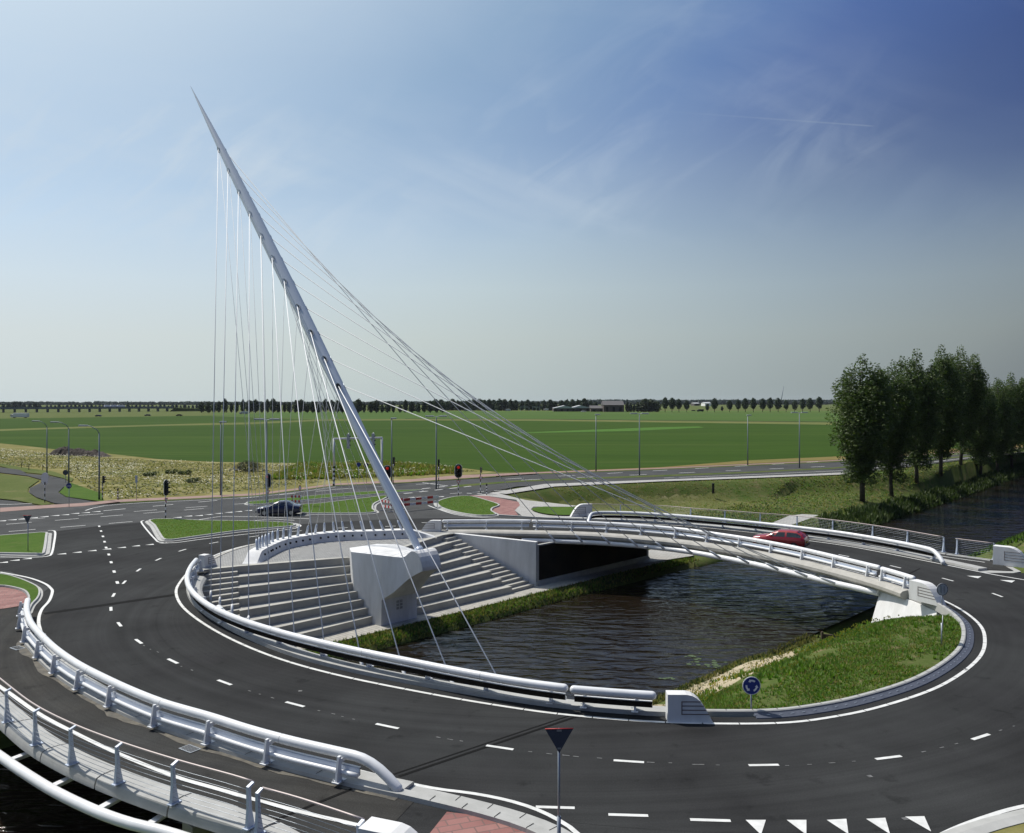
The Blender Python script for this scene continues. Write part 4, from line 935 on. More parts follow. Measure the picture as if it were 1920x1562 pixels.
# ------------------------------------------------------------------ guard rails
def guard_rail(label, path, side, spacing=2.7, group='white tubular guard rails along the ring', droop=(False, False), ph=.80, r_=.145, first=.35, last=.35):
    """path: plan line of the big pipe; posts stand on the 'side' (+1 left) of it"""
    Lp = [0]
    for a, c in zip(path, path[1:]): Lp.append(Lp[-1]+(c-a).length)
    T = Lp[-1]; base = Vector((*path[len(path)//2][:2], 0)); root = tag(empty('guard_rail', base), label, 'guard rail', group)
    fine = resample([Vector(v[:2]) for v in path], .3); pts = []; N = len(fine)
    for i, q in enumerate(fine):
        z = ph; d0_, d1_ = i*.3, (N-1-i)*.3; 
        if droop[0] and d0_ < 1.5: z = ph-.62*(1-d0_/1.5)**2
        if droop[1] and d1_ < 1.5: z = ph-.62*(1-d1_/1.5)**2
        pts.append(Vector((q.x, q.y, z)))
    b = MB(); b.tube(pts, r_, 18, round_ends=True); b.build('top_pipe', 'white_steel', root, org=base)
    i0 = int((1.2 if droop[0] else 0)/.3); i1 = N-int((1.2 if droop[1] else 0)/.3)
    mid = fine[i0:i1]; lo_ = off(mid, side*.20); hi_ = off(mid, side*.10)
    b = MB(); b.tube([Vector((*q, .37)) for q in off(mid, side*.23)], .07, 10); b.build('lower_rail', 'white_steel', root, org=base)
    b = MB(); b.sweep(mid, [(side*.155, .33), (side*.155, .54), (side*.12, .55), (side*.12, .33)]); b.build('beam', 'blue_steel', root, org=base)
    b = MB(); b.sweep(mid, [(side*.118, .34), (side*.118, .535), (side*.10, .535), (side*.10, .34)]); b.build('beam_face', 'dark_panel', root, org=base)
    b = MB(); b.sweep(mid, [(side*.07, .545), (side*.07, .57), (side*.15, .572), (side*.15, .565), (side*.115, .545)]); b.build('beam_cap', 'white_steel', root, org=base)
    n = max(1, int(round((T-first-last)/spacing))); D_ = [first+(T-first-last)*i/n for i in range(n+1)]
    for d in D_:
        i = min(len(fine)-2, int(d/.3)); q = fine[i]; t = (fine[min(i+1, N-1)]-fine[max(i-1, 0)]).normalized(); nv = Vector((-t.y, t.x))*side
        if pts[i].z < .6: continue
        p3 = Vector((q.x, q.y, 0)); n3 = Vector((nv.x, nv.y, 0)); t3 = Vector((t.x, t.y, 0)); b = MB()
        # tapered leaning post, with a cheek that carries the pipe
        hw = .038
        def slab(pr):
            m = len(pr); b.add([p3+n3*o+Vector((0, 0, z))+t3*sg*hw for sg in (-1, 1) for o, z in pr], [tuple(range(m-1, -1, -1)), tuple(range(m, 2*m))]+[(j, (j+1) % m, m+(j+1) % m, m+j) for j in range(m)])
        slab([(.20, .13), (.46, .13), (.35, ph+.03), (.25, ph+.04), (.25, .55), (.22, .30)])
        hw = .022; slab([(.0, ph-.16), (.26, ph-.20), (.26, ph-.06), (.12, ph-.06), (.05, ph-.10)])
        b.box(p3+n3*.30+Vector((0, 0, .135)), (.24, .40, .03), math.atan2(t.y, t.x)); b.build('post', 'white_steel', root, org=base)
        k_ = MB(); k_.box(p3+n3*.30+t3*.11+Vector((0, 0, .165)), (.04, .06, .04)); k_.box(p3+n3*.42-t3*.11+Vector((0, 0, .165)), (.04, .06, .04)); k_.build('bolt', 'zinc', root, org=base)
    wr_ = MB()
    d = 3.2
    while d < T-2.5:
        i = int(d/.3); a_, c_ = pts[i], pts[min(i+1, len(pts)-1)]; u_ = (c_-a_).normalized(); w = MB(); w.tube([a_-u_*.012, a_+u_*.012], r_+.004, 18, caps=False); w.build('weld_seam', 'weld_grey', root, org=base); d += 5.6
    return root
mat('weld_grey', (.50, .51, .52), .5)
def PZ(pts, z): return spline([Vector(P(a, c, z)[:2]) for a, c in pts], step=.4)
ph = .80
guard_rail('long white pipe guard rail on the inner near bridge edge, curving round the stairs', smoothp(PZ([(368, 1050), (359, 1061), (352, 1076), (351, 1089), (357, 1105), (375, 1124), (405, 1143), (455, 1164), (505, 1180), (555, 1194), (630, 1212), (705, 1228), (760, 1239), (835, 1254), (910, 1268), (985, 1280.5), (1058, 1290)], ph), 2), 1, 2.75)
guard_rail('short separate white pipe guard rail by the water, left of the near end block', PZ([(1076, 1293), (1150, 1299), (1223, 1304)], ph), 1, 4.6, first=.3, last=.35)
guard_rail('long white pipe guard rail between roadway and near footway, its end bent down', smoothp(PZ([(52, 1126), (50, 1144), (57, 1167), (73, 1187), (104, 1217), (146, 1246), (198, 1273), (250, 1297), (312, 1321), (396, 1345), (463, 1367), (547, 1390), (630, 1409), (682, 1421), (745, 1436)], ph), 2), -1, 2.75, droop=(False, True), last=1.6)
guard_rail('white pipe guard rail on the canal edge of the far bridge, passing over the water', smoothp(PZ([(1000, 977.5), (1060, 979), (1120, 981), (1180, 984.5), (1240, 989), (1290, 994), (1340, 1001), (1400, 1010), (1450, 1019), (1500, 1029), (1560, 1043), (1610, 1055), (1647, 1064)], ph), 2), -1, 3.1)
guard_rail('shorter white pipe guard rail of the far bridge, above the stairs on the left', PZ([(832, 977.5), (880, 977), (940, 977), (992, 977.3)], ph), -1, 3.1)
guard_rail('very short white pipe guard rail at the right end of the far bridge', PZ([(1655, 1067), (1683, 1075), (1712, 1084)], ph), -1, 2.8, first=.3, last=.3)
guard_rail('white pipe guard rail on the outer edge of the far carriageway, both ends bent down', smoothp(PZ([(1103, 967), (1112, 962.5), (1130, 961), (1185, 962), (1240, 965), (1305, 970), (1370, 976), (1430, 982), (1480, 987.5), (1560, 997), (1620, 1006), (1680, 1016.5), (1736, 1028), (1768, 1037)], ph), 2), 1, 3.1, droop=(True, True), first=1.4, last=1.4)
# kerbs that carry the rails
kb = MB(); k4 = KERB[near_i(KERB, P(28, 1190, .15)):near_i(KERB, P(735, 1486, .15))+1]
kb.sweep([Vector(v) for v in k4], [(.85, -.02), (.85, .10), (.80, .13), (.02, .14), (-.02, .12), (-.04, -.02)]); struct(kb.build('kerb', 'concrete'))
kb = MB(); kb.sweep([Vector(v) for v in off(sub(MID, (32, 56), (4, 80)), -4.15)], [(-.75, -.02), (-.75, .13), (.0, .13), (.04, -.02)]); struct(kb.build('kerb', 'concrete'))
farfoot = MB(); fa = nsamp([Vector(q) for q in off(sub(MID, (32, 56), (6, 80)), -4.9)], 60); fbq = nsamp([Vector((32.5, 55.3))]+fence2r, 60)
farfoot.strip([[Vector((*q, .014)) for q in fbq], [Vector((*q, .014)) for q in fa]]); struct(farfoot.build('cycle_path', 'path_asphalt'))
line('edge_line', [Vector(q) for q in off(fence2[:], -1.4)], .12, .022)
line('edge_line', [Vector(q) for q in spline([Vector(P(*q)[:2]) for q in [(-40, 1262), (14, 1298), (71, 1338), (134, 1372), (217, 1412), (325, 1456), (400, 1478), (480, 1501), (578, 1527), (640, 1541), (690, 1553), (760, 1568)]], step=.5)], .16, .022)

# ------------------------------------------------------------------ cable railings
def railing(label, path, side, posts=None, spacing=3.1, group='wire railings of the footways', h=1.2, lean=.10):
    base = Vector((*path[len(path)//2][:2], 0)); root = tag(empty('wire_railing', base), label, 'railing', group)
    fine = resample([Vector(v[:2]) for v in path], .4); N = len(fine)
    b = MB(); b.tube([Vector((*q, h)) for q in off(fine, side*.16)], .030, 10); b.build('handrail', 'copper_rail', root, org=base)
    if posts is None:
        T = (N-1)*.4; n = max(1, int(round(T/spacing))); posts = [fine[min(N-1, int(round(i*(N-1)/n)))] for i in range(n+1)]
    for p in posts:
        i = near_i(fine, p); q = fine[i]; t = (fine[min(i+1, N-1)]-fine[max(i-1, 0)]).normalized(); nv = Vector((-t.y, t.x, 0))*side; t3 = Vector((t.x, t.y, 0)); p3 = Vector((q.x, q.y, 0))
        b = MB(); hw = .045
        pr = [(-.10, .09), (.16, .09), (.06, .55), (.02, h-.08), (.15, h-.02), (.13, h+.02), (-.06, h-.05), (-.05, .60)]
        m = len(pr); b.add([p3+nv*o+Vector((0, 0, z))+t3*sg*hw for sg in (-1, 1) for o, z in pr], [tuple(range(m-1, -1, -1)), tuple(range(m, 2*m))]+[(j, (j+1) % m, m+(j+1) % m, m+j) for j in range(m)])
        b.box(p3+nv*.03+Vector((0, 0, .095)), (.18, .36, .03), math.atan2(t.y, t.x)); b.build('post', 'blue_steel', root, org=base)
    for z in [h-.13*(i+1) for i in range(8)]:
        b = MB(); b.tube([Vector((*q, z)) for q in off(fine, -side*.04)], .0065, 5); b.build('wire', 'zinc', root, org=base)
    return root
rp = [P(x, y, .1) for x, y in [(-75, 1312), (2, 1359), (50, 1398), (120, 1437), (209, 1475), (318, 1514), (449, 1556), (482, 1564), (600, 1600), (690, 1626)]]
fo2 = [Vector(v) for v in FOOT]; i1_ = near_i(fo2, P(470, 1561, .1)); i0_ = near_i(fo2, (-32, 46))
railing('wire railing with copper handrail along the near footway, in the lower left of the picture', fo2[i0_:i1_+1], 1, posts=[Vector((-24.1, 36.3)), Vector((-22.0, 33.8)), Vector((-19.3, 30.8))]+[Vector(p[:2]) for p in rp[1:7]])
lastp = P(690, 1626, .1)
railing('short wire railing panel between the near footway railing and the white end block', spline([P(484, 1564, .1).to_2d(), P(560, 1588, .1).to_2d(), Vector((-3.55, 19.85))], step=.4), 1, posts=[P(484, 1564, .1).to_2d(), Vector((-3.6, 19.85))])
fr = [Vector(v) for v in fence2]; sp = near_i(fr, P(1776, 1007, 1.2))
railing('wire railing with copper handrail along the far footway, in front of the meadow and canal', fr[:sp], -1, spacing=3.3)
railing('short wire railing panel at the right end of the far footway, above the canal', fr[sp+1:], -1, spacing=3.6)

# ------------------------------------------------------------------ sculpted end blocks
def end_block(label, p, d, mir=1, L=1.55, H=.98, Wd=.46):
    """p: plan point under the tall end, d: plan direction towards the sloping end, grooves on the side given by mir"""
    d = Vector((d[0], d[1])).normalized(); base = Vector((p[0], p[1], 0)); root = tag(empty('end_block', base, math.atan2(d.y, d.x)), label, 'end block', 'white sculpted end blocks of the guard rails')
    pr = [(0, 0), (L, 0), (L*.93, H*.22), (L*.86, H*.42), (L*.78, H*.62), (L*.71, H*.77), (L*.63, H*.88), (L*.54, H*.96), (L*.42, H), (0, H)]
    b = MB(); m = len(pr); b.add([(x, sg*Wd/2, z) for sg in (-1, 1) for x, z in pr], [tuple(range(m)), tuple(range(2*m-1, m-1, -1))]+[(j, (j+1) % m, m+(j+1) % m, m+j) for j in range(m)])
    b.build('body', 'white_concrete', root)
    for sg in (-1, 1):
        b = MB()
        for i in range(4):
            z = H*(.30+.15*i); x1 = interp(z/H, [(.22, .93), (.42, .86), (.62, .78), (.77, .71)])*L+.01; b.box(((L*.30+x1)/2, sg*(Wd/2+.003), z), (x1-L*.30, .012, .028))
        b.box((L*.31, sg*(Wd/2+.005), H*.525), (.028, .012, H*.48))
        b.build('groove', 'groove_brown', root)
    return root
mat('groove_brown', (.12, .085, .075), .8)
end_block('white grooved end block right of the near guard rail, by the roundabout sign', P(1250, 1350), (1, -.02), H=.95)
end_block('white grooved end block at the left end of the near guard rail, above the plaza', P(378, 1067), (.30, .95), L=1.3, H=.9)
end_block('white grooved end block on the plaza at the left end of the far bridge', P(827, 997.5), (-1, .12), L=1.7)
end_block('white grooved end block at the right end of the far bridge, above a wing wall', P(1712, 1122), (.40, -.92), L=1.9, H=1.05, Wd=.6)
end_block('white grooved end block at the left end of the far footway, on the grass', P(1109, 968), (-1, -.2), L=2.1, H=1.2)
end_block('white grooved end block at the far right, where the footway railing ends above the canal', P(1864, 1057), (.75, -.65), L=2.2, H=1.25, Wd=.7)
end_block('large white end block at the bottom edge, where the near footway railing ends', Vector((-3.4, 19.75)), (.93, -.36), L=1.9, H=1.25, Wd=.6)
# ------------------------------------------------------------------ street lamps
def lamp(label, x, yb, ytop, kind, hx=None):
    p = P(x, yb, -.02); h = (yb-ytop)/FPX*p.y; root = tag(empty('street_lamp', p), label, 'street lamp', 'street lamps along the main road')
    b = MB(); b.tube([(0, 0, 0), (0, 0, h*.35), (0, 0, h)], [.11, .085, .06], 10)
    if kind == 'arm':
        L = abs(hx-x)/FPX*p.y; sg = 1 if hx > x else -1
        b.tube([(0, 0, h-.1), (sg*L*.12, 0, h+.35), (sg*L*.5, 0, h+.75), (sg*L*.85, 0, h+.85)], .045, 8)
        b.build('pole', 'pole_grey', root); hd = MB(); hd.bevbox((sg*L*.97, 0, h+.82), (1.0, .32, .18), bv=.07); hd.build('lamp_head', 'lamp_shell', root)
    else:
        b.build('pole', 'pole_grey', root)
        for sg in ((-1, 1) if kind == 'double' else (.35,)):
            hd = MB(); hd.tube([(0, 0, h-.02), (sg*.35, 0, h+.02)], .035, 6); hd.bevbox((sg*.85 if abs(sg) == 1 else .25, 0, h+.05), (1.05 if abs(sg) == 1 else .8, .34, .17), bv=.07); hd.build('lamp_head', 'lamp_shell', root)
    return root
mat('lamp_shell', (.45, .47, .50), .4)
lamp('tall lamp with a curved arm, farthest left of three beside the cycle path bend', 88, 893, 800, 'arm', 66)
lamp('tall lamp with a curved arm, middle one of three beside the cycle path bend', 129, 908, 803, 'arm', 101)
lamp('tall lamp with a curved arm, right one of three and nearest the junction corner', 186, 937, 812, 'arm', 155)
lamp('slim lamp with a single head between the mast cables, left of the brush pile', 414, 929, 792, 'single')
lamp('slim lamp with two heads behind the cables, beside the brush pile', 500, 944, 787, 'double')
lamp('slim lamp with a single head just right of the signal gantry', 734.5, 906, 785, 'single')
lamp('slim lamp with two heads in the middle of the picture, traffic signals on its pole', 818, 917, 781, 'double')
lamp('slim lamp with a single head and a small box on its pole, right of centre', 1117.5, 884, 778, 'single')
lamp('slim lamp with two heads on the median, next right of the boxed lamp', 1199, 891.5, 776, 'double')
lamp('slim lamp with a single head on the far verge, second from the poplars', 1402, 872, 779, 'single')
lamp('slim lamp with two heads on the median, nearest left of the poplars', 1499, 877.5, 774, 'double')
lamp('slim lamp almost hidden behind the first two poplars', 1647, 861, 778, 'single')
lamp('slim lamp half hidden behind the third poplar, yellow sign beside it', 1740, 860, 780, 'single')

# ------------------------------------------------------------------ traffic lights and signs
def striped(b_root, h, r_=.055, n=8, name='pole', frac=1.0):
    bw = MB()
    for i in range(n):
        bw.tube([(0, 0, h*frac*i/n), (0, 0, h*frac*(i+1)/n)], r_, 10, caps=(i == n-1), mi=i % 2)
    if frac < 1: bw.tube([(0, 0, h*frac), (0, 0, h)], r_, 10, mi=2)
    return bw.build(name, ['black_plastic', 'white_paint', 'pole_grey'], b_root)
def signal(label, x, yb, yt, yh, wpx, face=0.0, lit=None, n=8, group='traffic lights of the junction', shield=True, yld=None):
    """yb base row, yt top of the head, yh bottom of the head; face = rotation of the front, 0 towards the camera"""
    p = P(x, yb, .02); s = p.y/FPX; root = tag(empty('traffic_light', p, face), label, 'traffic light', group); z1, z0 = (yb-yt)*s, (yb-yh)*s
    striped(root, z0+.3, .05, n)
    w = wpx*s; zc = (z0+z1)/2; hh = (z1-z0)/2
    if shield:
        b = MB(); m = 24; r_ = w/2; ring = []
        for j in range(m):
            a = 2*math.pi*j/m; ring.append((r_*math.cos(a), (hh-r_)*(1 if math.sin(a) > 0 else -1)+r_*math.sin(a)))
        rim = [(q*1.0, zz) for q, zz in ring]; inn_ = [(q*.88, zz*.95) for q, zz in ring]
        b.add([(q, -.05, zc+zz) for q, zz in rim]+[(q, -.02, zc+zz) for q, zz in rim], [tuple(range(m)), tuple(range(2*m-1, m-1, -1))]+[(j, (j+1) % m, m+(j+1) % m, m+j) for j in range(m)])
        bs = b.build('back_shield', 'white_paint', root)
        b = MB(); b.add([(q, -.058, zc+zz) for q, zz in inn_], [tuple(range(m))]); b.build('shield_face', 'black_plastic', bs, fix=False)
    b = MB(); b.bevbox((0, -.13, zc), (w*.5, .16, hh*1.75), bv=.03); hd = b.build('signal_head', 'black_plastic', root)
    for i in range(3):
        zz = zc+hh*.55*(1-i); b = MB(); m = 12; rr_ = w*.19
        b.add([(rr_*math.cos(6.2832*j/m), -.215, zz+rr_*math.sin(6.2832*j/m)) for j in range(m)], [tuple(range(m-1, -1, -1))]); b.build('lens', 'lamp_red' if (lit is not None and i == 0) else 'dark_panel', hd)
        v = MB(); arc = [(rr_*1.12*math.cos(R(a)), rr_*1.12*math.sin(R(a))) for a in range(-20, 201, 20)]
        v.strip([[(q, -.21, zz+w_) for q, w_ in arc], [(q, -.40, zz+w_-.03) for q, w_ in arc]]); v.build('visor', 'black_plastic', hd)
    if yld: yield_plate(root, (yb-yld)*s, .30, -.07)
    return root
def tri(r_, zc, y, down=True, k_=1.0):
    return [(r_*k_*math.cos(R(a)), y, zc+r_*k_*math.sin(R(a))) for a in (30, 150, 270)]
def yield_plate(root, zc, r_, y=-.06, front=True):
    b = MB(); t0, t1 = tri(r_, zc, y), tri(r_, zc, y+.012); b.add(t0+t1, [(0, 1, 2), (5, 4, 3), (0, 3, 4, 1), (1, 4, 5, 2), (2, 5, 3, 0)]); pl = b.build('yield_plate', 'red_paint', root)
    if front: b = MB(); b.add(tri(r_, zc, y-.004, k_=.66), [(0, 1, 2)]); b.build('plate_centre', 'white_paint', pl, fix=False)
    return pl
signal('traffic light seen side-on on a striped pole on the left grass island, sign below', 310.5, 972, 899, 930, 13, face=R(75), n=9, yld=937)
signal('small traffic light on a striped pole at the corner beside the third curved lamp', 192, 937, 891, 907, 8, face=R(80), n=8, shield=False)
signal('traffic light seen from behind, grey shield, on a striped pole by the cycle path', 84, 942, 886, 909, 13, face=R(180), n=7)
signal('traffic light showing red behind the cables, beside the dark blue car', 503, 944, 887, 915, 12, face=R(-12), lit=1, n=8, yld=922)
signal('traffic light showing a red arrow beside the leaning mast', 726, 936, 872, 898, 15, face=R(10), lit=1, n=8)
signal('traffic light showing red on the tip of the grass island right of the mast', 859.5, 929, 870, 896.5, 14.5, lit=1, n=8, face=R(5), yld=903)
signal('small dark traffic light with a give way sign, right of the island signal', 901, 925, 875, 887, 6, face=R(25), n=8, shield=False, yld=896)
signal('signal seen from behind fixed beside the single-headed lamp', 737.5, 906, 856, 875, 7, face=R(160), n=6, shield=False)
signal('signal seen from behind fixed beside the double-headed lamp in the middle', 822.5, 916, 860, 880, 7, face=R(180), n=6, shield=False)
def bollard(label, x, yb, yt):
    p = P(x, yb, 0); h = (yb-yt)/FPX*p.y; r_ = tag(empty('bollard', p), label, 'bollard', 'striped bollards'); striped(r_, h, .07, 7, 'post')
    b = MB(); b.bevbox((0, 0, h+.06), (.17, .13, .16), bv=.03); b.build('push_button_box', 'black_plastic', r_)
bollard('black and white striped post beside the cycle path at the left corner', 221, 937, 918); bollard('black and white striped post at the start of the brick path', 912.5, 928, 909)
# gantry
ga, gb = P(626, 911, 0), P(716, 906, 0); gh = (911-823)/FPX*ga.y
r = tag(empty('signal_gantry', ga), 'white portal gantry over the road carrying two signals', 'gantry'); d = gb-ga
b = MB(); b.tube([(0, 0, gh*.42), (0, 0, gh)], .14, 12); b.build('leg', 'white_steel', r); striped(r, gh*.42, .15, 9, 'leg')
b = MB(); b.tube([(d.x, d.y, 0), (d.x, d.y, gh)], .14, 12); b.build('leg', 'white_steel', r)
b = MB(); b.tube([(0, 0, gh), (d.x, d.y, gh)], .12, 12, round_ends=True); b.build('crossbeam', 'white_steel', r)
for f in (.30, .82):
    q = d*f; s = ga.y/FPX; b = MB(); b.bevbox((q.x, q.y-.2, gh-.35), (.42, .10, 1.9), bv=.04); sh = b.build('signal_head', 'lamp_shell', r)
    b = MB(); b.tube([(q.x, q.y, gh-.1), (q.x, q.y, gh+.75)], .07, 8); b.build('bracket', 'white_steel', r)
    for i in range(3): b = MB(); b.bevbox((q.x+.22, q.y-.15, gh+.25-i*.55), (.22, .2, .14), bv=.03); b.build('visor', 'black_plastic', sh)
def disc(root, name, rad, zc, m_, y=-.05, back='zinc', rz=0.0, x0=0.0):
    b = MB(); m = 28; M = Matrix.Rotation(rz, 3, 'Z')
    pr = lambda rr_, yy: [M@Vector((rr_*math.cos(6.2832*j/m), yy, rr_*math.sin(6.2832*j/m)))+Vector((x0, 0, zc)) for j in range(m)]
    b.add(pr(rad, y)+pr(rad, y+.02), [tuple(range(m-1, -1, -1)), tuple(range(m, 2*m))]+[(j, (j+1) % m, m+(j+1) % m, m+j) for j in range(m)]); return b.build(name, m_, root)
def arrow_ring(root, rad, zc, y, rz=0.0):
    M = Matrix.Rotation(rz, 3, 'Z')
    for k_ in range(3):
        a0 = R(90+120*k_-38); b = MB(); pts = []; n_ = 8; r1, r2 = rad*.52, rad*.74
        for i in range(n_+1): a = a0+R(52)*i/n_; pts.append((r1, a)); pts.append((r2, a))
        V = [M@Vector((rr_*math.cos(a), y, rr_*math.sin(a)))+Vector((0, 0, zc)) for rr_, a in pts]; F = [(2*i, 2*i+1, 2*i+3, 2*i+2) for i in range(n_)]
        a = a0+R(52); V += [M@Vector((rr_*math.cos(aa), y, rr_*math.sin(aa)))+Vector((0, 0, zc)) for rr_, aa in ((rad*.40, a), (rad*.86, a), (rad*.63, a+R(26)))]; F.append((len(V)-3, len(V)-2, len(V)-1))
        b.add(V, F); b.build('arrow', 'white_paint', root, fix=False)
def sign_pole(label, name, cat, x, yb, yt, zoff=0.0, group=None, r_=.03, z=0.0, rz=0.0):
    p = P(x, yb, z); h = (yb-yt)/FPX*p.y; root = tag(empty(name, p, rz), label, cat, group); b = MB(); b.tube([(0, 0, -.3), (0, 0, h)], r_, 10); b.build('pole', 'zinc', root); return root, h, p.y/FPX
r, h, s = sign_pole('round blue sign with three white circling arrows on the near grass bank', 'roundabout_sign', 'road sign', 1408.5, 1336, 1285, z=0, group='road signs')
o = disc(r, 'sign_disc', 17*s, h, 'white_paint'); disc(o, 'sign_face', 15.8*s, h, 'blue_sign', y=-.054); arrow_ring(o, 15.5*s, h, -.060)
r, h, s = sign_pole('round blue roundabout sign seen edge-on at the right end of the grass island', 'roundabout_sign', 'road sign', 1765.5, 1210, 1168, z=0, group='road signs', rz=R(62))
o = disc(r, 'sign_disc', 14*s, h, 'white_paint'); disc(o, 'sign_face', 13*s, h, 'blue_sign', y=-.054); arrow_ring(o, 13*s, h, -.060)
r, h, s = sign_pole('round grey back of a sign with two upright brackets, beside the far bridge end block', 'road_sign', 'road sign', 1766, 1140, 1105, z=.0, group='road signs', rz=R(6))
o = disc(r, 'sign_disc', 11*s*1.05, h, 'lamp_shell')
for dx in (-.09, .09): b = MB(); b.box((dx, -.075, h), (.045, .04, .36)); b.build('bracket', 'zinc', o)
b = MB(); b.tube([(10.5*s*math.cos(a/10), -.055, h+10.5*s*math.sin(a/10)) for a in range(0, 64, 2)], .012, 6, caps=False); b.build('rim', 'black_plastic', o)
def yield_sign(label, p, htop, rad, rz, fat=False):
    root = tag(empty('yield_sign', p, rz), label, 'road sign', 'road signs'); b = MB(); b.tube([(0, 0, -.3), (0, 0, htop)], .032, 10)
    if fat: b.tube([(0, 0, -.3), (0, 0, .9)], .05, 10)
    b.build('pole', 'zinc', root); zc = htop-rad*.45
    b = MB(); t0, t1 = tri(rad, zc, -.075), tri(rad, zc, -.063); b.add(t0+t1, [(0, 1, 2), (5, 4, 3), (0, 3, 4, 1), (1, 4, 5, 2), (2, 5, 3, 0)]); pl = b.build('sign_plate', 'sign_back', root)
    b = MB(); e = tri(rad, zc, -.069); b.tube([e[0], e[1]], .014, 6); b.build('rim', 'red_paint', pl)
    b = MB(); b.box((0, -.05, zc+rad*.4), (.12, .06, .05)); b.box((0, -.05, zc-rad*.7), (.08, .06, .04)); b.build('clamp', 'zinc', pl)
mat('sign_back', (.045, .055, .085), .45)
yield_sign('dark triangular back of a give way sign in the foreground, red upper rim', Vector(P(1048, 1600, 0)), (1600-1366)/FPX*P(1048, 1600, 0).y, .395, R(2), True)
yield_sign('dark triangular back of a give way sign on the left grass island', P(52.5, 1034, .1), (1034-967.5)/FPX*P(52.5, 1034).y, .40, R(-10))
for lab, x, yb, yt, m_, rr_ in [('small round blue sign behind the gantry, left of two', 672.5, 905, 871, 'blue_sign', 4.2), ('small round dark sign behind the gantry, right of two', 687, 906, 872, 'sign_back', 4.2), ('round blue cycle sign at the bend of the cycle path', 129.5, 951, 911, 'blue_sign', 5.2),
                                ('white square no entry style sign above the cycle path bend', 123, 905, 886, 'sign_back', 5), ('round white sign with a red rim standing on the red and white boards', 562.5, 945, 915, 'red_paint', 3.6)]:
    r, h, s = sign_pole(lab, 'road_sign', 'road sign', x, yb, yt, group='road signs'); o = disc(r, 'sign_disc', rr_*s, h, m_)
    if m_ == 'red_paint': o.scale = (.75, 1, 1.5); o.location.z = -h*.5; disc(o, 'sign_face', rr_*s*.72, h, 'white_paint', y=-.056)
    if m_ == 'blue_sign' and rr_ > 5:
        for dx in (-.12, .12): b = MB(); q = [(dx+.08*math.cos(a*.5236), -.062, h-.05+.08*math.sin(a*.5236)) for a in range(13)]; b.tube(q, .014, 5, caps=False); b.build('symbol', 'white_paint', o)
        b = MB(); b.tube([(-.12, -.062, h-.05), (0, -.062, h+.10), (.12, -.062, h-.05)], .014, 5); b.build('symbol', 'white_paint', o)
r, h, s = sign_pole('narrow grey blue plate on a thin post in front of the weeds', 'road_sign', 'road sign', 256, 938, 893, group='road signs'); b = MB(); b.box((0, -.05, h-.3), (.25, .02, .8)); b.build('sign_plate', 'blue_steel', r)
r, h, s = sign_pole('small red square sign at the foot of the first poplar', 'road_sign', 'road sign', 1590.5, 888, 852, group='road signs'); b = MB(); b.box((0, -.05, h-.4), (.65, .03, .85)); b.build('sign_plate', 'red_paint', r)
r, h, s = sign_pole('yellow sign glimpsed between the poplars', 'road_sign', 'road sign', 1737, 862, 839, group='road signs'); b = MB(); b.box((0, -.05, h-.4), (.8, .03, .9)); b.build('sign_plate', 'yellow_paint', r)
p = P(1337, 924, -1.2); b = MB(); b.bevbox((0, 0, .55), (.28, .28, 1.3), bv=.04); b.bevbox((0, 0, 1.22), (.34, .34, .08), bv=.02); tag(b.build('marker_post', 'black_plastic', loc=p), 'short dark post standing alone on the meadow slope', 'post')

# red and white boards closing the road arm
def board(label, a, c, hgt, group='red and white road closure boards'):
    A_, B_ = P(*a, 0), P(*c, 0); d = B_-A_; L = d.length; root = tag(empty('barrier_board', A_, math.atan2(d.y, d.x)), label, 'barrier', group)
    for zc in (hgt-.12, hgt-.62):
        b = MB(); n = 6
        for i in range(n): b.box((L*(i+.5)/n, -.03, zc), (L/n, .03, .24), mi=i % 2)
        b.build('plank', ['red_paint', 'white_paint'], root)
    for x_ in (.15, L-.15):
        b = MB(); b.box((x_, 0, hgt/2), (.05, .05, hgt)); b.box((x_, 0, .04), (.12, .7, .06)); b.build('stand', 'zinc', root)
board('red and white board across the road just left of the mast foot', (716, 957), (734, 960.5), 1.1); board('long red and white board across the closed road, right of the mast foot', (757, 958.5), (822, 951.5), 1.25)
board('red and white board partly behind the leaning mast', (731, 955), (760, 954.5), 1.1)
board('small red and white board behind the dark blue car', (546, 946.5), (566, 946.5), 1.0)
for x, y in [(822, 963), (825, 945)]: pass

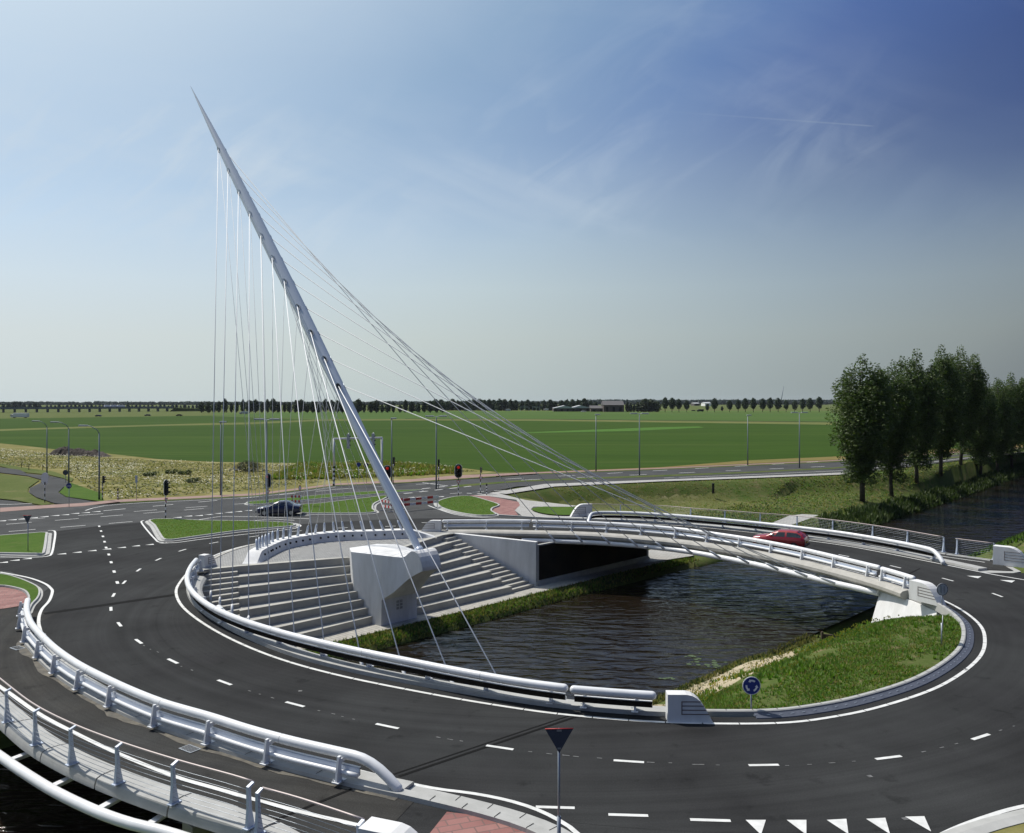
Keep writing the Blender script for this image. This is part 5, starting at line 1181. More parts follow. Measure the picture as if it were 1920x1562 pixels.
# ------------------------------------------------------------------ cars
def car(label, p, ang, L, Wd, H, paint, hatch=False):
    root = tag(empty('car', p, ang), label, 'car')
    hw = Wd/2
    # stations: x, z_sill, z_belt, z_top, halfwidth belt, halfwidth top
    if hatch: S = [(-L/2, .42, .62, .66, .70, .62), (-L/2+.08, .26, .72, .78, .9, .8), (-L/2+.55, .2, .80, .90, .98, .86), (-L*.22, .2, .88, .97, 1, .88), (-L*.10, .2, .90, 1.22, 1, .76), (0, .2, .90, H-.04, 1, .72), (L*.18, .2, .92, H, 1, .72), (L*.34, .2, .94, H-.03, 1, .72), (L*.43, .22, .94, H-.22, .98, .76), (L/2-.05, .28, .90, .98, .93, .84), (L/2, .36, .70, .80, .85, .76)]
    else: S = [(-L/2, .40, .60, .64, .72, .62), (-L/2+.1, .26, .68, .74, .9, .8), (-L/2+.7, .2, .80, .88, .98, .86), (-L*.2, .2, .86, .95, 1, .88), (-L*.10, .2, .88, 1.20, 1, .76), (-.0, .2, .90, H-.03, 1, .70), (L*.12, .2, .91, H, 1, .70), (L*.22, .2, .92, H-.06, 1, .72), (L*.33, .2, .93, 1.06, 1, .80), (L*.42, .22, .92, 1.0, .97, .84), (L/2-.04, .28, .86, .94, .92, .82), (L/2, .36, .66, .76, .84, .74)]
    b = MB(); rings = []
    for x, zs, zb, zt, wb, wt in S:
        a, c = hw*wb, hw*wt; rings.append([(x, -a*.9, zs), (x, -a, zs+.16), (x, -a, (zs+zb)/2+.08), (x, -a*.97, zb), (x, -c, zt-.05), (x, -c*.8, zt), (x, 0, zt+.015), (x, c*.8, zt), (x, c, zt-.05), (x, a*.97, zb), (x, a, (zs+zb)/2+.08), (x, a, zs+.16), (x, a*.9, zs)])
    n = 13
    for a, c in zip(rings, rings[1:]): b.add(a+c, [(j, (j+1) % n, n+(j+1) % n, n+j) for j in range(n)], True)
    b.add(rings[0], [tuple(range(n))]); b.add(rings[-1], [tuple(range(n))]); body = b.build('body', paint, root)
    # glass: side windows, windscreen, rear window laid just proud of the body
    i0 = 3; i1 = 8 if not hatch else 9
    for sd in (-1, 1):
        for (x0, x1) in ((0, .46), (.52, 1)):
            xa, xb = S[i0+1][0]-.12, S[i1-1][0]+.02; xs = xa+(xb-xa)*x0, xa+(xb-xa)*x1
            def surf_(x, f):
                zb = interp(x, [(q[0], q[2]) for q in S]); zt = interp(x, [(q[0], q[3]) for q in S])-.06; a = interp(x, [(q[0], q[4]*.97) for q in S])*hw; c = interp(x, [(q[0], q[5]) for q in S])*hw
                return (x, sd*(a+(c-a)*f+.008), zb+(zt-zb)*f)
            m = 6; g_ = MB(); xsx = [xs[0]+(xs[1]-xs[0])*j/m for j in range(m+1)]; g_.strip([[surf_(x, .10) for x in xsx], [surf_(x, .88) for x in xsx]]); g_.build('side_window', 'car_glass', root)
    def glassband(a, c, nm):
        g_ = MB(); (x0, _, _, z0, _, w0), (x1, _, _, z1, _, w1) = S[a], S[c]; k0, k1 = .12, .90; dx, dz = x1-x0, z1-z0; L_ = math.hypot(dx, dz); nx, nz = -dz/L_, dx/L_
        if nz < 0: nx, nz = -nx, -nz
        q = [(x0+dx*f+nx*.012, sg*hw*(w0+(w1-w0)*f)*.84, z0+dz*f+nz*.012+.012) for f, sg in ((k0, -1), (k0, 1), (k1, 1), (k1, -1))]; g_.add(q, [(0, 1, 2, 3)]); g_.build(nm, 'car_glass', root)
    glassband(3, 5, 'windscreen'); glassband(9 if hatch else 8, 7, 'rear_window')
    for x in (-L*.31, L*.30):
        for sd in (-1, 1):
            w = MB(); w.tube([(x, sd*(hw-.19), .30), (x, sd*(hw+.005), .30)], .30, 20); wo_ = w.build('wheel', 'rubber', root)
            w = MB(); w.tube([(x, sd*(hw-.02), .30), (x, sd*(hw+.012), .30)], .185, 16); w.build('rim', 'alloy', wo_)
            w = MB(); w.tube([(x, sd*(hw-.15), .33), (x, sd*(hw-.012), .33)], .355, 20); w.build('wheel_arch', 'black_plastic', root)
    for sd in (-1, 1):
        w = MB(); w.bevbox((-L/2+.07, sd*hw*.68, .62), (.12, .34, .14), bv=.03); w.build('headlight', 'head_glass', root)
        w = MB(); w.bevbox((L/2-.04, sd*hw*.70, .76), (.08, .30, .16), bv=.02); w.build('tail_light', 'tail_red', root)
        w = MB(); w.bevbox((-L*.12, sd*(hw+.08), .98), (.12, .18, .12), bv=.03); w.build('mirror', paint, root)
    for x_ in (-L/2-.01, L/2-.0): w = MB(); w.bevbox((x_, 0, .40), (.10, Wd*.88, .16), bv=.04); w.build('bumper', 'black_plastic' if hatch else paint, root)
    w = MB(); w.box((L/2+.03, 0, .60), (.02, .5, .11)); w.build('number_plate', 'yellow_paint', root)
    return root
car('dark blue saloon car on the slip lane behind the mast cables', P(524, 965.5, 0), R(4), 4.15, 1.68, 1.40, 'car_blue')
car('red hatchback car crossing the far bridge behind the guard rail', P(1463, 1027, 0), R(-32), 3.9, 1.62, 1.40, 'car_red', True)
# small far vehicles
def far_car(label, x, yb, L, H, m_, cat='car', nm='car', ang=0.0):
    p = P(x, yb, -.1); root = tag(empty(nm, p, ang), label, cat); b = MB()
    if H > 2: b.bevbox((.6, 0, H*.56), (L*.8, 2.3, H*.82), bv=.15); b.bevbox((-L*.44, 0, H*.42), (L*.13, 2.2, H*.62), bv=.25)
    else: b.bevbox((0, 0, .55), (L, 1.7, .75), bv=.2); b.bevbox((.1, 0, 1.05), (L*.55, 1.5, .55), bv=.22)
    b.build('body', m_, root); 
    for q in (-L*.32, L*.3): w = MB(); w.tube([(q, -.95, .35), (q, .95, .35)], .34, 10); w.build('wheel', 'rubber', root)
    w = MB(); w.box((-L*.44 if H > 2 else .1, 0, H*.55 if H > 2 else 1.08), (L*.135 if H > 2 else L*.56, 2.22 if H > 2 else 1.51, .4)); w.build('window', 'car_glass', root)
far_car('white lorry on the distant road below the viaduct, far left', 38, 783.5, 12, 3.3, 'white_paint', 'lorry', 'lorry')
far_car('tiny blue car on the distant road under the middle of the viaduct', 184.5, 781, 4.4, 1.4, 'car_blue'); far_car('tiny dark car on the distant road, right of the blue one', 277, 780, 4.4, 1.4, 'car_blue')
far_car('tiny dark car on the distant road near the right end of the viaduct', 336, 780, 4.4, 1.4, 'black_plastic'); far_car('pale van on the distant road in front of the long poplar row, left', 457, 776.5, 7, 2.4, 'lamp_shell', 'van', 'van')
far_car('dark lorry on the distant road in front of the poplars, seen between the cables', 877, 771.5, 8, 2.6, 'pole_grey', 'lorry', 'lorry'); far_car('pale blue van on the distant road, left of the farm', 952, 771, 6, 2.6, 'lamp_shell', 'van', 'van')
far_car('white van on the distant road right in front of the farm', 1024, 769.8, 6, 2.4, 'white_paint', 'van', 'van'); far_car('small white car on the field road below the farm roofs', 1094, 772.5, 5, 1.5, 'white_paint')
far_car('black van on the field road, left of the avenue of round trees', 1313, 772, 7, 2.6, 'black_plastic', 'van', 'van'); far_car('small dark car just left of the black van', 1300, 771, 4.4, 1.4, 'black_plastic')

# ------------------------------------------------------------------ viaduct and farm, far off
VD = 760.0
def XZ(x, y, d): q = D(x, y, d); return q
r = tag(empty('viaduct', D(160, 778, VD)), 'long low concrete road viaduct on many piers at the far left', 'viaduct'); o0 = r.location
b = MB(); a, c = D(-260, 766, VD), D(322, 766, VD+160); dd = (c-a); ang = math.atan2(dd.y, dd.x); Lv = math.hypot(dd.x, dd.y); ctr = (a+c)/2
zt = CH-(766-YH)/FPX*(VD+80); b.box((ctr.x, ctr.y, zt), (Lv, 9, 1.3), ang); b.build('deck', 'viaduct_concrete', r, org=o0)
b = MB(); b.box((ctr.x+math.sin(ang)*4.4, ctr.y-math.cos(ang)*4.4, zt+1.1), (Lv, .15, .9), ang); b.build('parapet', 'pole_grey', r, org=o0)
npier = 28
for i in range(npier):
    q = a.lerp(c, (i+.5)/npier); b = MB(); b.bevbox((q.x, q.y, (zt-.6)/2-.1), (1.6, 5, zt-.4), ang, bv=.15); b.build('pier', 'viaduct_concrete', r, org=o0)
b = MB(); q1, q2 = a.lerp(c, 1.0), a.lerp(c, 1.13); b.add([(q1.x, q1.y-6, -.2), (q2.x, q2.y-6, -.2), (q2.x, q2.y-3, zt*.7), (q1.x+4, q1.y-3, zt), (q1.x, q1.y+16, -.2), (q2.x, q2.y+16, -.2), (q2.x, q2.y+10, zt*.7), (q1.x+4, q1.y+10, zt)],
      [(0, 1, 2, 3), (5, 4, 7, 6), (3, 2, 6, 7), (4, 0, 3, 7), (1, 5, 6, 2)]); b.build('ramp', 'bank_grass', r, org=o0)
for lab, x in [('white lorry on the viaduct, left of three', 181), ('white lorry on the viaduct, middle of three', 195), ('white lorry on the viaduct, right of three', 209)]:
    f = (x+260)/582; q = a.lerp(c, f); root = tag(empty('lorry', (q.x, q.y, zt+.65), ang), lab, 'lorry', 'white lorries on the viaduct'); b = MB(); b.bevbox((0, 0, 1.5), (5.2, 2.3, 2.6), bv=.1); b.build('box_body', 'white_paint', root); b = MB(); b.bevbox((3.6, 0, 1.1), (1.6, 2.2, 2), bv=.3); b.build('cab', 'white_paint', root)
def barn(label, xa, xb, yb, ye, yr, d, depth, wallm, roofm, ridge_across=False, doors=2):
    A_, B_ = D(xa, yb, d), D(xb, yb, d); w = B_.x-A_.x; zb = -.1; ze = D(xa, ye, d).z; zr = D(xa, yr, d).z; root = tag(empty('farm_building', (A_.x+w/2, d, zb)), label, 'building'); hw = w/2
    b = MB(); b.box((0, depth/2, (ze-zb)/2), (w, depth, ze-zb)); b.build('wall', wallm, root); H0, H1 = ze-zb, zr-zb; b = MB()
    if ridge_across: V = [(-hw-.4, -.4, H0), (hw+.4, -.4, H0), (hw+.4, depth+.4, H0), (-hw-.4, depth+.4, H0), (-hw-.4, depth/2, H1), (hw+.4, depth/2, H1)]; F = [(0, 1, 5, 4), (2, 3, 4, 5), (3, 0, 4), (1, 2, 5), (0, 3, 2, 1)]
    else: V = [(-hw-.4, -.4, H0), (hw+.4, -.4, H0), (0, -.4, H1), (-hw-.4, depth+.4, H0), (hw+.4, depth+.4, H0), (0, depth+.4, H1)]; F = [(0, 2, 5, 3), (1, 4, 5, 2), (0, 1, 2), (3, 5, 4), (0, 3, 4, 1)]
    b.add(V, F); b.build('roof', roofm, root)
    for i in range(doors): b = MB(); b.box((-hw+w*(i+.5)/doors, -.03, H0*.36), (w/doors*.35, .08, H0*.7)); b.build('door', 'dark_panel', root)
barn('low farm shed with a pale ridged roof, left of two joined sheds', 1038, 1080, 771, 765.5, 760.5, 900, 30, 'barn_wall', 'barn_roof', doors=4)
barn('low farm shed with a pale ridged roof, right of two joined sheds', 1070, 1108, 771, 765, 760, 905, 30, 'barn_wall', 'barn_roof', doors=3)
barn('long brown barn with a dark roof between the sheds and the tall trees', 1108, 1134, 772, 765.5, 760.5, 890, 22, 'barn_wall', 'dark_roof', True, 2)
barn('tall brown brick barn beside the farm trees', 1132, 1170, 773, 759.5, 751.5, 880, 26, 'barn_wall', 'dark_roof', True, 3)
barn('small dark house under the trees, seen right of the mast', 767, 784, 771, 767, 763, 930, 14, 'barn_wall', 'dark_roof', True, 1)
barn('tiny white roofed hall on the horizon among trees, right', 1322, 1333, 758.5, 756, 754, 1900, 40, 'white_paint', 'barn_roof', True, 1)
barn('tiny pale hall on the horizon above the avenue trees', 1302, 1312, 758.2, 756.5, 755, 2000, 40, 'barn_wall', 'barn_roof', True, 1)
# crane
p = D(1463, 765, 1500); r = tag(empty('crane', (p.x, p.y, 0)), 'thin leaning crane jib far away on the horizon, left of the poplars', 'crane'); b = MB(); e = D(1469.5, 724, 1500); b.tube([(0, 0, 2), (e.x-p.x, 0, e.z)], [.9, .45], 5); b.build('jib', 'pole_grey', r); b = MB(); b.bevbox((0, 0, 1.6), (6, 3, 3), bv=.3); b.build('body', 'pole_grey', r)
# substation frame left of the farm
p = D(990, 768, 930); r = tag(empty('substation_frame', (p.x, p.y, -.1)), 'pale metal frames of a small substation in front of the trees', 'substation')
for i, x in enumerate([976, 984, 992, 999, 1006, 1012]):
    q = D(x, 768, 930); b = MB(); b.box((q.x-p.x, 0, 2.3), (.3, .3, 4.6)); b.build('post', 'lamp_shell', r)
for xx in ((976, 991), (998, 1013)): b = MB(); q1, q2 = D(xx[0], 768, 930), D(xx[1], 768, 930); b.box(((q1.x+q2.x)/2-p.x, 0, 4.6), (q2.x-q1.x, .4, .4)); b.build('crossbar', 'lamp_shell', r)

# ------------------------------------------------------------------ trees
def leaf_mesh(name, m_, clumps, nleaf, size, seed, squash=1.0):
    """clumps: list of (centre, radii)"""
    rr = random.Random(seed); V = []; F = []; tot = sum(c[1][0]*c[1][1]*c[1][2] for c in clumps)**.5
    wts = [(c[1][0]*c[1][1]*c[1][2])**.66 for c in clumps]; sw = sum(wts)
    for (c, rad), wt in zip(clumps, wts):
        for _ in range(max(4, int(nleaf*wt/sw))):
            u = Vector((rr.gauss(0, 1), rr.gauss(0, 1), rr.gauss(0, 1))).normalized()*(rr.uniform(.35, 1.0)**.5); q = Vector(c)+Vector((u.x*rad[0], u.y*rad[1], u.z*rad[2]))
            nrm = (Vector((u.x, u.y, u.z*.6+.3))+Vector((rr.gauss(0, .7), rr.gauss(0, .7), rr.gauss(0, .7)))).normalized(); a = nrm.orthogonal().normalized(); a = Matrix.Rotation(rr.uniform(0, 6.28), 3, nrm)@a; c2 = nrm.cross(a); s_ = size*rr.uniform(.6, 1.35); o = len(V)
            V += [q-a*s_, q+c2*s_*.55+nrm*s_*.15, q+a*s_, q-c2*s_*.55+nrm*s_*.12]; F.append((o, o+1, o+2, o+3))
    me = bpy.data.meshes.new(name); me.from_pydata([tuple(v) for v in V], [], F); me.update(); me.materials.append(MATS[m_]); return me
def poplar_proto(seed, H, Rm, nleaf, size, m_='poplar_leaf', name='poplar_tree', low=True, base=.16):
    rr = random.Random(seed); root = empty(name, (0, 0, 0)); b = MB(); pts = []; x = y = 0
    for i in range(9): pts.append((x, y, H*.9*i/8)); x += rr.uniform(-.12, .12); y += rr.uniform(-.12, .12)
    b.tube(pts, [H*.0105*(1-i/8)**.8+.03 for i in range(9)], 10); clumps = []
    # several upright leaders, each with its own pointed tip
    for L_ in range(9):
        a = L_*2.4+rr.uniform(-.3, .3); ro = 0 if L_ == 0 else Rm*rr.uniform(.34, .62); top = H*(.985 if L_ == 0 else rr.uniform(.80, .985)-.10*(ro/Rm)); bot = H*rr.uniform(base, base+.16)
        px_, py_ = math.cos(a)*ro, math.sin(a)*ro; b.tube([(0, 0, bot), (px_*.6, py_*.6, bot+(top-bot)*.25), (px_, py_, bot+(top-bot)*.6), (px_*.95, py_*.95, top)], [.11, .08, .05, .012], 6)
        n_ = 14
        for i in range(n_):
            f = i/(n_-1); z = bot+H*.03+(top-bot-H*.03)*f*.97; w = Rm*.46*interp(f, [(0, .6), (.25, 1.0), (.6, 1.05), (.85, .80), (1, .42)]); qa = rr.uniform(0, 6.28); q_ = w*rr.uniform(.1, .75); k_ = .35+.65*f if f < .5 else 1
            r0 = w*rr.uniform(.60, .90)+.10; clumps.append(((px_*k_+math.cos(qa)*q_*(1 if f < .9 else .2), py_*k_+math.sin(qa)*q_*(1 if f < .9 else .2), z), (r0, r0, r0*rr.uniform(1.0, 1.4)+H*.025)))
    for i in range(26):
        a = rr.uniform(0, 6.28); f = rr.uniform(.12, .9); w = Rm*interp(f, [(0, .5), (.35, 1.0), (.65, 1.0), (.9, .55)]); r0 = rr.uniform(.22, .5); clumps.append(((math.cos(a)*w*.86, math.sin(a)*w*.86, H*(base+(1-base)*f)), (r0, r0, r0*1.3)))
    if low:
        for i in range(7): a = rr.uniform(0, 6.28); clumps.append(((math.cos(a)*Rm*.30, math.sin(a)*Rm*.30, H*rr.uniform(.13, .25)), (.9, .9, .9)))
    b.build('trunk', 'bark', root); me = leaf_mesh('crown', m_, clumps, nleaf, size, seed); o = bpy.data.objects.new('crown', me); COL.objects.link(o); o.parent = root; return root
near_tr = [(1617, 933, 658), (1672, 922, 672), (1719, 911, 662), (1764, 902, 658), (1801, 892, 672), (1838, 884, 688), (1870, 877, 698), (1897, 870, 690), (1930, 864, 684), (1965, 858, 690)]
protos = [poplar_proto(11, 20, 3.3, 36000, .14), poplar_proto(23, 20, 3.5, 36000, .14), poplar_proto(37, 20, 3.2, 36000, .14)]
used = set(); GT = 'poplars in a row along the canal bank'
for i, (x, yb, yt) in enumerate(near_tr):
    p = P(x, yb, -2.15); gz = ground_z(p.x, p.y); p.z = gz-.05; H = (yb-yt)/FPX*p.y; pr = protos[i % 3]
    lab = ('tall poplar first from the left in the canal bank row, nearest the far bridge', )[0] if i == 0 else f'tall dark poplar on the canal bank, {ORD[i]} trunk from the left'
    sc = (H/20*(1.5 if i < 1 else 1.25), H/20*(1.5 if i < 1 else 1.25), H/20)
    if pr.name not in used:
        used.add(pr.name); o = pr; o.location = p; o.scale = sc; o.rotation_euler = (0, 0, i*1.3)
    else: o = copy_thing(pr, p, i*1.3+.6, scale=sc)
    tag(o, lab, 'tree', GT)
def blob_proto(seed, H, Rm, nleaf, size, m_, kind='pop', name='tree'):
    rr = random.Random(seed); root = empty(name, (0, 0, 0)); b = MB(); b.tube([(0, 0, 0), (0, 0, H*.35), (0, 0, H*.8)], [H*.022, H*.016, .04], 6); cl_ = []
    for i in range(16):
        if kind == 'pop': f = i/15; z = H*(.16+.76*f); w = Rm*interp(f, [(0, .6), (.3, 1), (.7, .85), (1, .2)])
        elif kind == 'round': f = i/15; z = H*(.32+.60*f); w = Rm*interp(f, [(0, .7), (.3, 1), (.7, .85), (1, .25)])
        else: f = i/15; z = H*(.12+.74*f); w = Rm*interp(f, [(0, .9), (.4, 1), (.75, .8), (1, .35)])
        a = i*2.4; L = w*rr.uniform(.2, .6); r0 = w*.55+.3; cl_.append(((math.cos(a)*L, math.sin(a)*L, z), (r0, r0, r0*1.1)))
    b.build('trunk', 'bark', root); me = leaf_mesh('crown', m_, cl_, nleaf, size, seed); o = bpy.data.objects.new('crown', me); COL.objects.link(o); o.parent = root; return root
def row(proto_list, items, labf, cat, group, name='tree', H0=10.0):
    used = set()
    for i, (x, yb, yt, ws, dist) in enumerate(items):
        q = D(x, yb, dist); H = (yb-yt)/FPX*dist; pr = proto_list[i % len(proto_list)]; sc = (H/H0*ws, H/H0*ws, H/H0); loc = (q.x, q.y, -.15)
        H = D(x, yt, dist).z+.15; sc = (H/H0*ws, H/H0*ws, H/H0)
        if pr.name not in used: used.add(pr.name); o = pr; o.location = loc; o.scale = sc; o.rotation_euler = (0, 0, i)
        else: o = copy_thing(pr, loc, i*1.7, scale=sc)
        tag(o, labf(i), cat, group)
rr = random.Random(5)
# long row of tall poplars on the horizon, behind the cables
items = []; x = 378
while x < 832:
    items.append((x, 776, 750+rr.uniform(-4, 6)+(2 if x > 700 else 0), rr.uniform(.75, 1.45), 800+rr.uniform(-8, 8))); x += rr.uniform(9.2, 12.5)
nrow = len(items)
row([blob_proto(61, 10, 2.3, 900, .55, 'far_leaf'), blob_proto(62, 10, 2.1, 900, .55, 'far_leaf'), blob_proto(63, 10, 2.5, 900, .55, 'far_leaf')], items, lambda i: f'distant tall tree in the long row behind the cables, {ORD[i]} from the left', 'tree', 'trees in the long row on the horizon')
items = []; x = 816
while x < 1118:
    items.append((x, 774, 746.5+rr.uniform(-1.5, 5), rr.uniform(.95, 1.35), 1000+rr.uniform(-10, 30))); x += rr.uniform(8.5, 12)
row([blob_proto(71, 10, 3.0, 800, .7, 'far_leaf', 'bushy'), blob_proto(72, 10, 2.8, 800, .7, 'far_leaf', 'bushy')], items, lambda i: f'distant bushy tree left of the farm, {ORD[i]} of that belt from the left', 'tree', 'trees of the belt left of the farm')
items = [(1176+i*6.5, 773, 751+(i*37 % 5), .75, 885) for i in range(5)]+[(1209, 773.5, 746, 1.6, 885), (1221, 773.5, 747, 1.6, 885), (1231, 773.5, 751, 1.3, 885)]
row([blob_proto(81, 10, 2.4, 800, .6, 'poplar_leaf_dark', 'bushy'), blob_proto(82, 10, 2.9, 900, .6, 'poplar_leaf_dark', 'bushy')], items, lambda i: f'dark tree at the farm, {ORD[i]} to the right of the brown barn', 'tree', 'dark trees at the farm')
items = [(x, 772.5, t, 1.0, 860) for x, t in [(1247, 744), (1260, 744.5), (1273, 747), (1287.5, 750), (1326, 757), (1340, 745.5), (1354, 761), (1368, 749), (1384, 748.5), (1397.5, 745.5), (1412.5, 745), (1430, 746), (1444, 744.5), (1459, 745), (1474, 749), (1490, 750), (1505, 746.5), (1519, 745), (1536, 743)]]
row([blob_proto(91, 10, 2.1, 900, .5, 'far_leaf', 'round'), blob_proto(92, 10, 2.3, 900, .5, 'far_leaf', 'round')], items, lambda i: f'round-crowned avenue tree standing apart, {ORD[i]} from the left', 'tree', 'avenue of separate round trees')
items = [(x, 768, t, 1.3, 1250) for x, t in [(6, 756), (16, 754), (27, 752), (36, 752.5), (45, 755), (56, 755), (66, 754), (74, 757)]]+[(88+i*7.6, 766, 757.5+rr.uniform(-1.5, 3), 1.2, 1250) for i in range(38)]
row([blob_proto(95, 10, 3.2, 700, .8, 'far_leaf_hazed', 'bushy'), blob_proto(96, 10, 2.9, 700, .8, 'far_leaf_hazed', 'bushy')], items, lambda i: f'bluish distant tree behind the viaduct, {ORD[i]} from the left edge', 'tree', 'bluish trees behind the viaduct')
# far woods on the horizon: one mass
def far_wood(x0, x1, yt, d, seed, m_='far_leaf_hazed'):
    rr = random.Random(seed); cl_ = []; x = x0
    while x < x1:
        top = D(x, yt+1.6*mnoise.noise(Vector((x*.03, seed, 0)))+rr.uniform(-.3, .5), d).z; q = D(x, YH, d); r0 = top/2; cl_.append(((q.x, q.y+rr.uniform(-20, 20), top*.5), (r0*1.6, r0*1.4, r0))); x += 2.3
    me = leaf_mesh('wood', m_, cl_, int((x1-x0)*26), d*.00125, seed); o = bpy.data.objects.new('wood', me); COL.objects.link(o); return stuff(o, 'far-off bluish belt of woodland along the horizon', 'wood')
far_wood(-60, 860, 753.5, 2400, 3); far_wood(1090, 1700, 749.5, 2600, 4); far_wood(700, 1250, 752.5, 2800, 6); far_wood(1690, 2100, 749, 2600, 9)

# ------------------------------------------------------------------ heaps, plants, grass
def heap(name, label, cat, px, z, hgt, m_, seed, n=70):
    """lumpy mound over a photo-measured footprint: px = list of (x, y_base, height_px)"""
    rows = []; W_ = px[-1][0]-px[0][0]
    b = MB(); V = []; nx, ny = n, 14; a, c = P(px[0][0], px[0][1], z), P(px[-1][0], px[-1][1], z); dep = hgt*2.2
    for i in range(nx+1):
        f = i/nx; x = px[0][0]+W_*f; h_ = interp(x, [(q[0], q[2]) for q in px])/FPX*a.y
        for j in range(ny+1):
            g_ = j/ny; q = a.lerp(c, f)+Vector((0, dep*g_, 0)); zz = z-.05+h_*math.sin(math.pi*g_)**.8*(1+.35*mnoise.noise(Vector((f*9, g_*3, seed))))+.25*h_*mnoise.noise(Vector((f*30, g_*8, seed))); V.append((q.x+.3*mnoise.noise(Vector((f*20, g_*9, 5))), q.y, zz))
    b.add(V, [(i*(ny+1)+j, (i+1)*(ny+1)+j, (i+1)*(ny+1)+j+1, i*(ny+1)+j+1) for i in range(nx) for j in range(ny)], False); o = b.build(name, m_, fix=False); tag(o, label, cat)
    if name: o['category'] = cat
    return o
heap('soil_heap', 'long heap of dark brown soil at the edge of the green field, left', 'soil heap', [(86, 853, 0), (92, 853.5, 8), (105, 854.5, 14), (116, 855.5, 16), (124, 856, 13), (140, 857, 13), (152, 858, 12), (165, 858.5, 9), (175, 858.5, 11), (188, 858, 6), (199, 857, 0)], -.1, 1.6, 'soil', 2)
rr = random.Random(12); pb = P(466, 884, -.1)
root = tag(empty('brush_pile', pb), 'tangled pile of cut branches and pale roots in the weeds behind the cables', 'brush pile'); b = MB()
for i in range(150):
    a = rr.uniform(0, 6.28); q = Vector((rr.gauss(0, 1.2), rr.gauss(0, .8), rr.uniform(.1, 1.7))); q.z *= math.exp(-(q.x/2.2)**2); d = Vector((rr.gauss(0, 1), rr.gauss(0, 1), rr.uniform(-.1, 1))).normalized()*rr.uniform(.5, 1.3); b.tube([q-d*.5, q+Vector((rr.gauss(0, .1), 0, .1)), q+d*.5], [.03, .025, .008], 4)
b.build('branches', 'bark', root); b = MB()
for i in range(16): q = Vector((rr.uniform(-2.6, -.9), rr.uniform(-1, .2), rr.uniform(.1, .5))); b.tube([q, q+Vector((rr.gauss(0, .3), 0, rr.uniform(.1, .5)))], [.06, .03], 5)
b.build('roots', 'concrete_warm', root)
b2 = leaf_mesh('dead_leaves', 'reed_blade', [((0, 0, .8), (1.9, 1.0, .9))], 900, .10, 4); o = bpy.data.objects.new('dead_leaves', b2); COL.objects.link(o); o.parent = root
gz = lambda x, y: ground_z(x, y)
# island bank grass: from the kerb of the right-hand island down to the sandy shelf
isp = [(v.x, v.y) for v in isg]; poly = isp+[tuple(xy(0, -20.5)[:2]), tuple(xy(-8, -20)[:2]), tuple(xy(-14, -20)[:2]), tuple(xy(-19, -21)[:2])]
def dens_isl(x, y):
    s_, t_ = st(x, y); w = -17.8-t_; n_ = mnoise.noise(Vector((x*.35, y*.35, 1)))
    if s_ < -5: w -= 2.1
    return 0 if w < 2.6 else min(1, (w-2.4)/3.0)*(.70+1.5*n_+.6*mnoise.noise(Vector((x*1.3, y*1.3, 5))))
tufts(poly, 20000, .105, .11, 0, ['grass_blade', 'grass_blade', 'grass_blade', 'weed_blade'], 'grass', 'rough green grass on the right-hand island bank', 'grass', random.Random(1), 4, gz, dens_isl)
tufts(poly, 380, .24, .20, 0, ['grass_blade'], 'grass', 'taller grass tufts on the right-hand island', 'grass', random.Random(2), 9, gz, lambda x, y: max(0, mnoise.noise(Vector((x*.3, y*.3, 4)))*2.2))
shelf = [tuple(xy(s, t)[:2]) for s, t in [(2, -18), (-10, -18), (-22, -18), (-22, -22.5), (-10, -22), (2, -22)]]
tufts(shelf, 2200, .11, .10, 0, ['dry_blade', 'reed_blade'], 'grass', 'short dry grass on the sandy shelf by the water', 'grass', random.Random(3), 3, gz, lambda x, y: max(.12, .5+1.1*mnoise.noise(Vector((x*.5, y*.5, 7)))+(.6 if st(x, y)[1] > -18.9 else 0)))
tufts([tuple(xy(s, t)[:2]) for s, t in [(2, -17.9), (-22, -17.9), (-22, -18.8), (2, -18.8)]], 1500, .22, .14, 0, ['reed_blade', 'dry_blade'], 'grass', 'fringe of taller grass at the water edge of the right bank', 'grass', random.Random(31), 4, gz)
for nm_, pth_, n_ in (('middle left', isl_mid, 5200), ('central', isl3, 2600), ('right', isl_r, 3000)):
    tufts([(v.x, v.y) for v in pth_], n_, .055, .09, .125, ['grass_blade', 'grass_blade', 'weed_blade'], 'grass', f'short mown grass on the {nm_} traffic island', 'grass', random.Random(n_), 3)
# yellow flowers
fl = MB(); rr = random.Random(8); c = 0
while c < 620:
    s, t = rr.uniform(-22, -4), rr.uniform(-27, -20.5); q = xy(s, t)
    if not inside((q.x, q.y), poly) or mnoise.noise(Vector((q.x*.35, q.y*.35, 12))) < .05+rr.uniform(-.1, .1): continue
    c += 1; z = gz(q.x, q.y)+rr.uniform(.12, .26); a = rr.uniform(.018, .038); fl.add([(q.x-a, q.y, z-a), (q.x+a, q.y, z-a), (q.x+a, q.y+.02, z+a), (q.x-a, q.y+.02, z+a)], [(0, 1, 2, 3)])
stuff(fl.build('wild_flowers', 'flower_yellow', fix=False), 'scattered small yellow flowers in the bank grass', 'flowers')
# grass lip between quay and water
lip = [tuple(xy(s, t)[:2]) for s, t in [(18, -.05), (-36, -.6), (-36, 1.42), (18, 1.42)]]
tufts(lip, 9500, .20, .14, 0, ['reed_blade', 'grass_blade', 'dry_blade'], 'grass', 'thick grass lip between the quay slabs and the water', 'grass', random.Random(4), 5, gz)
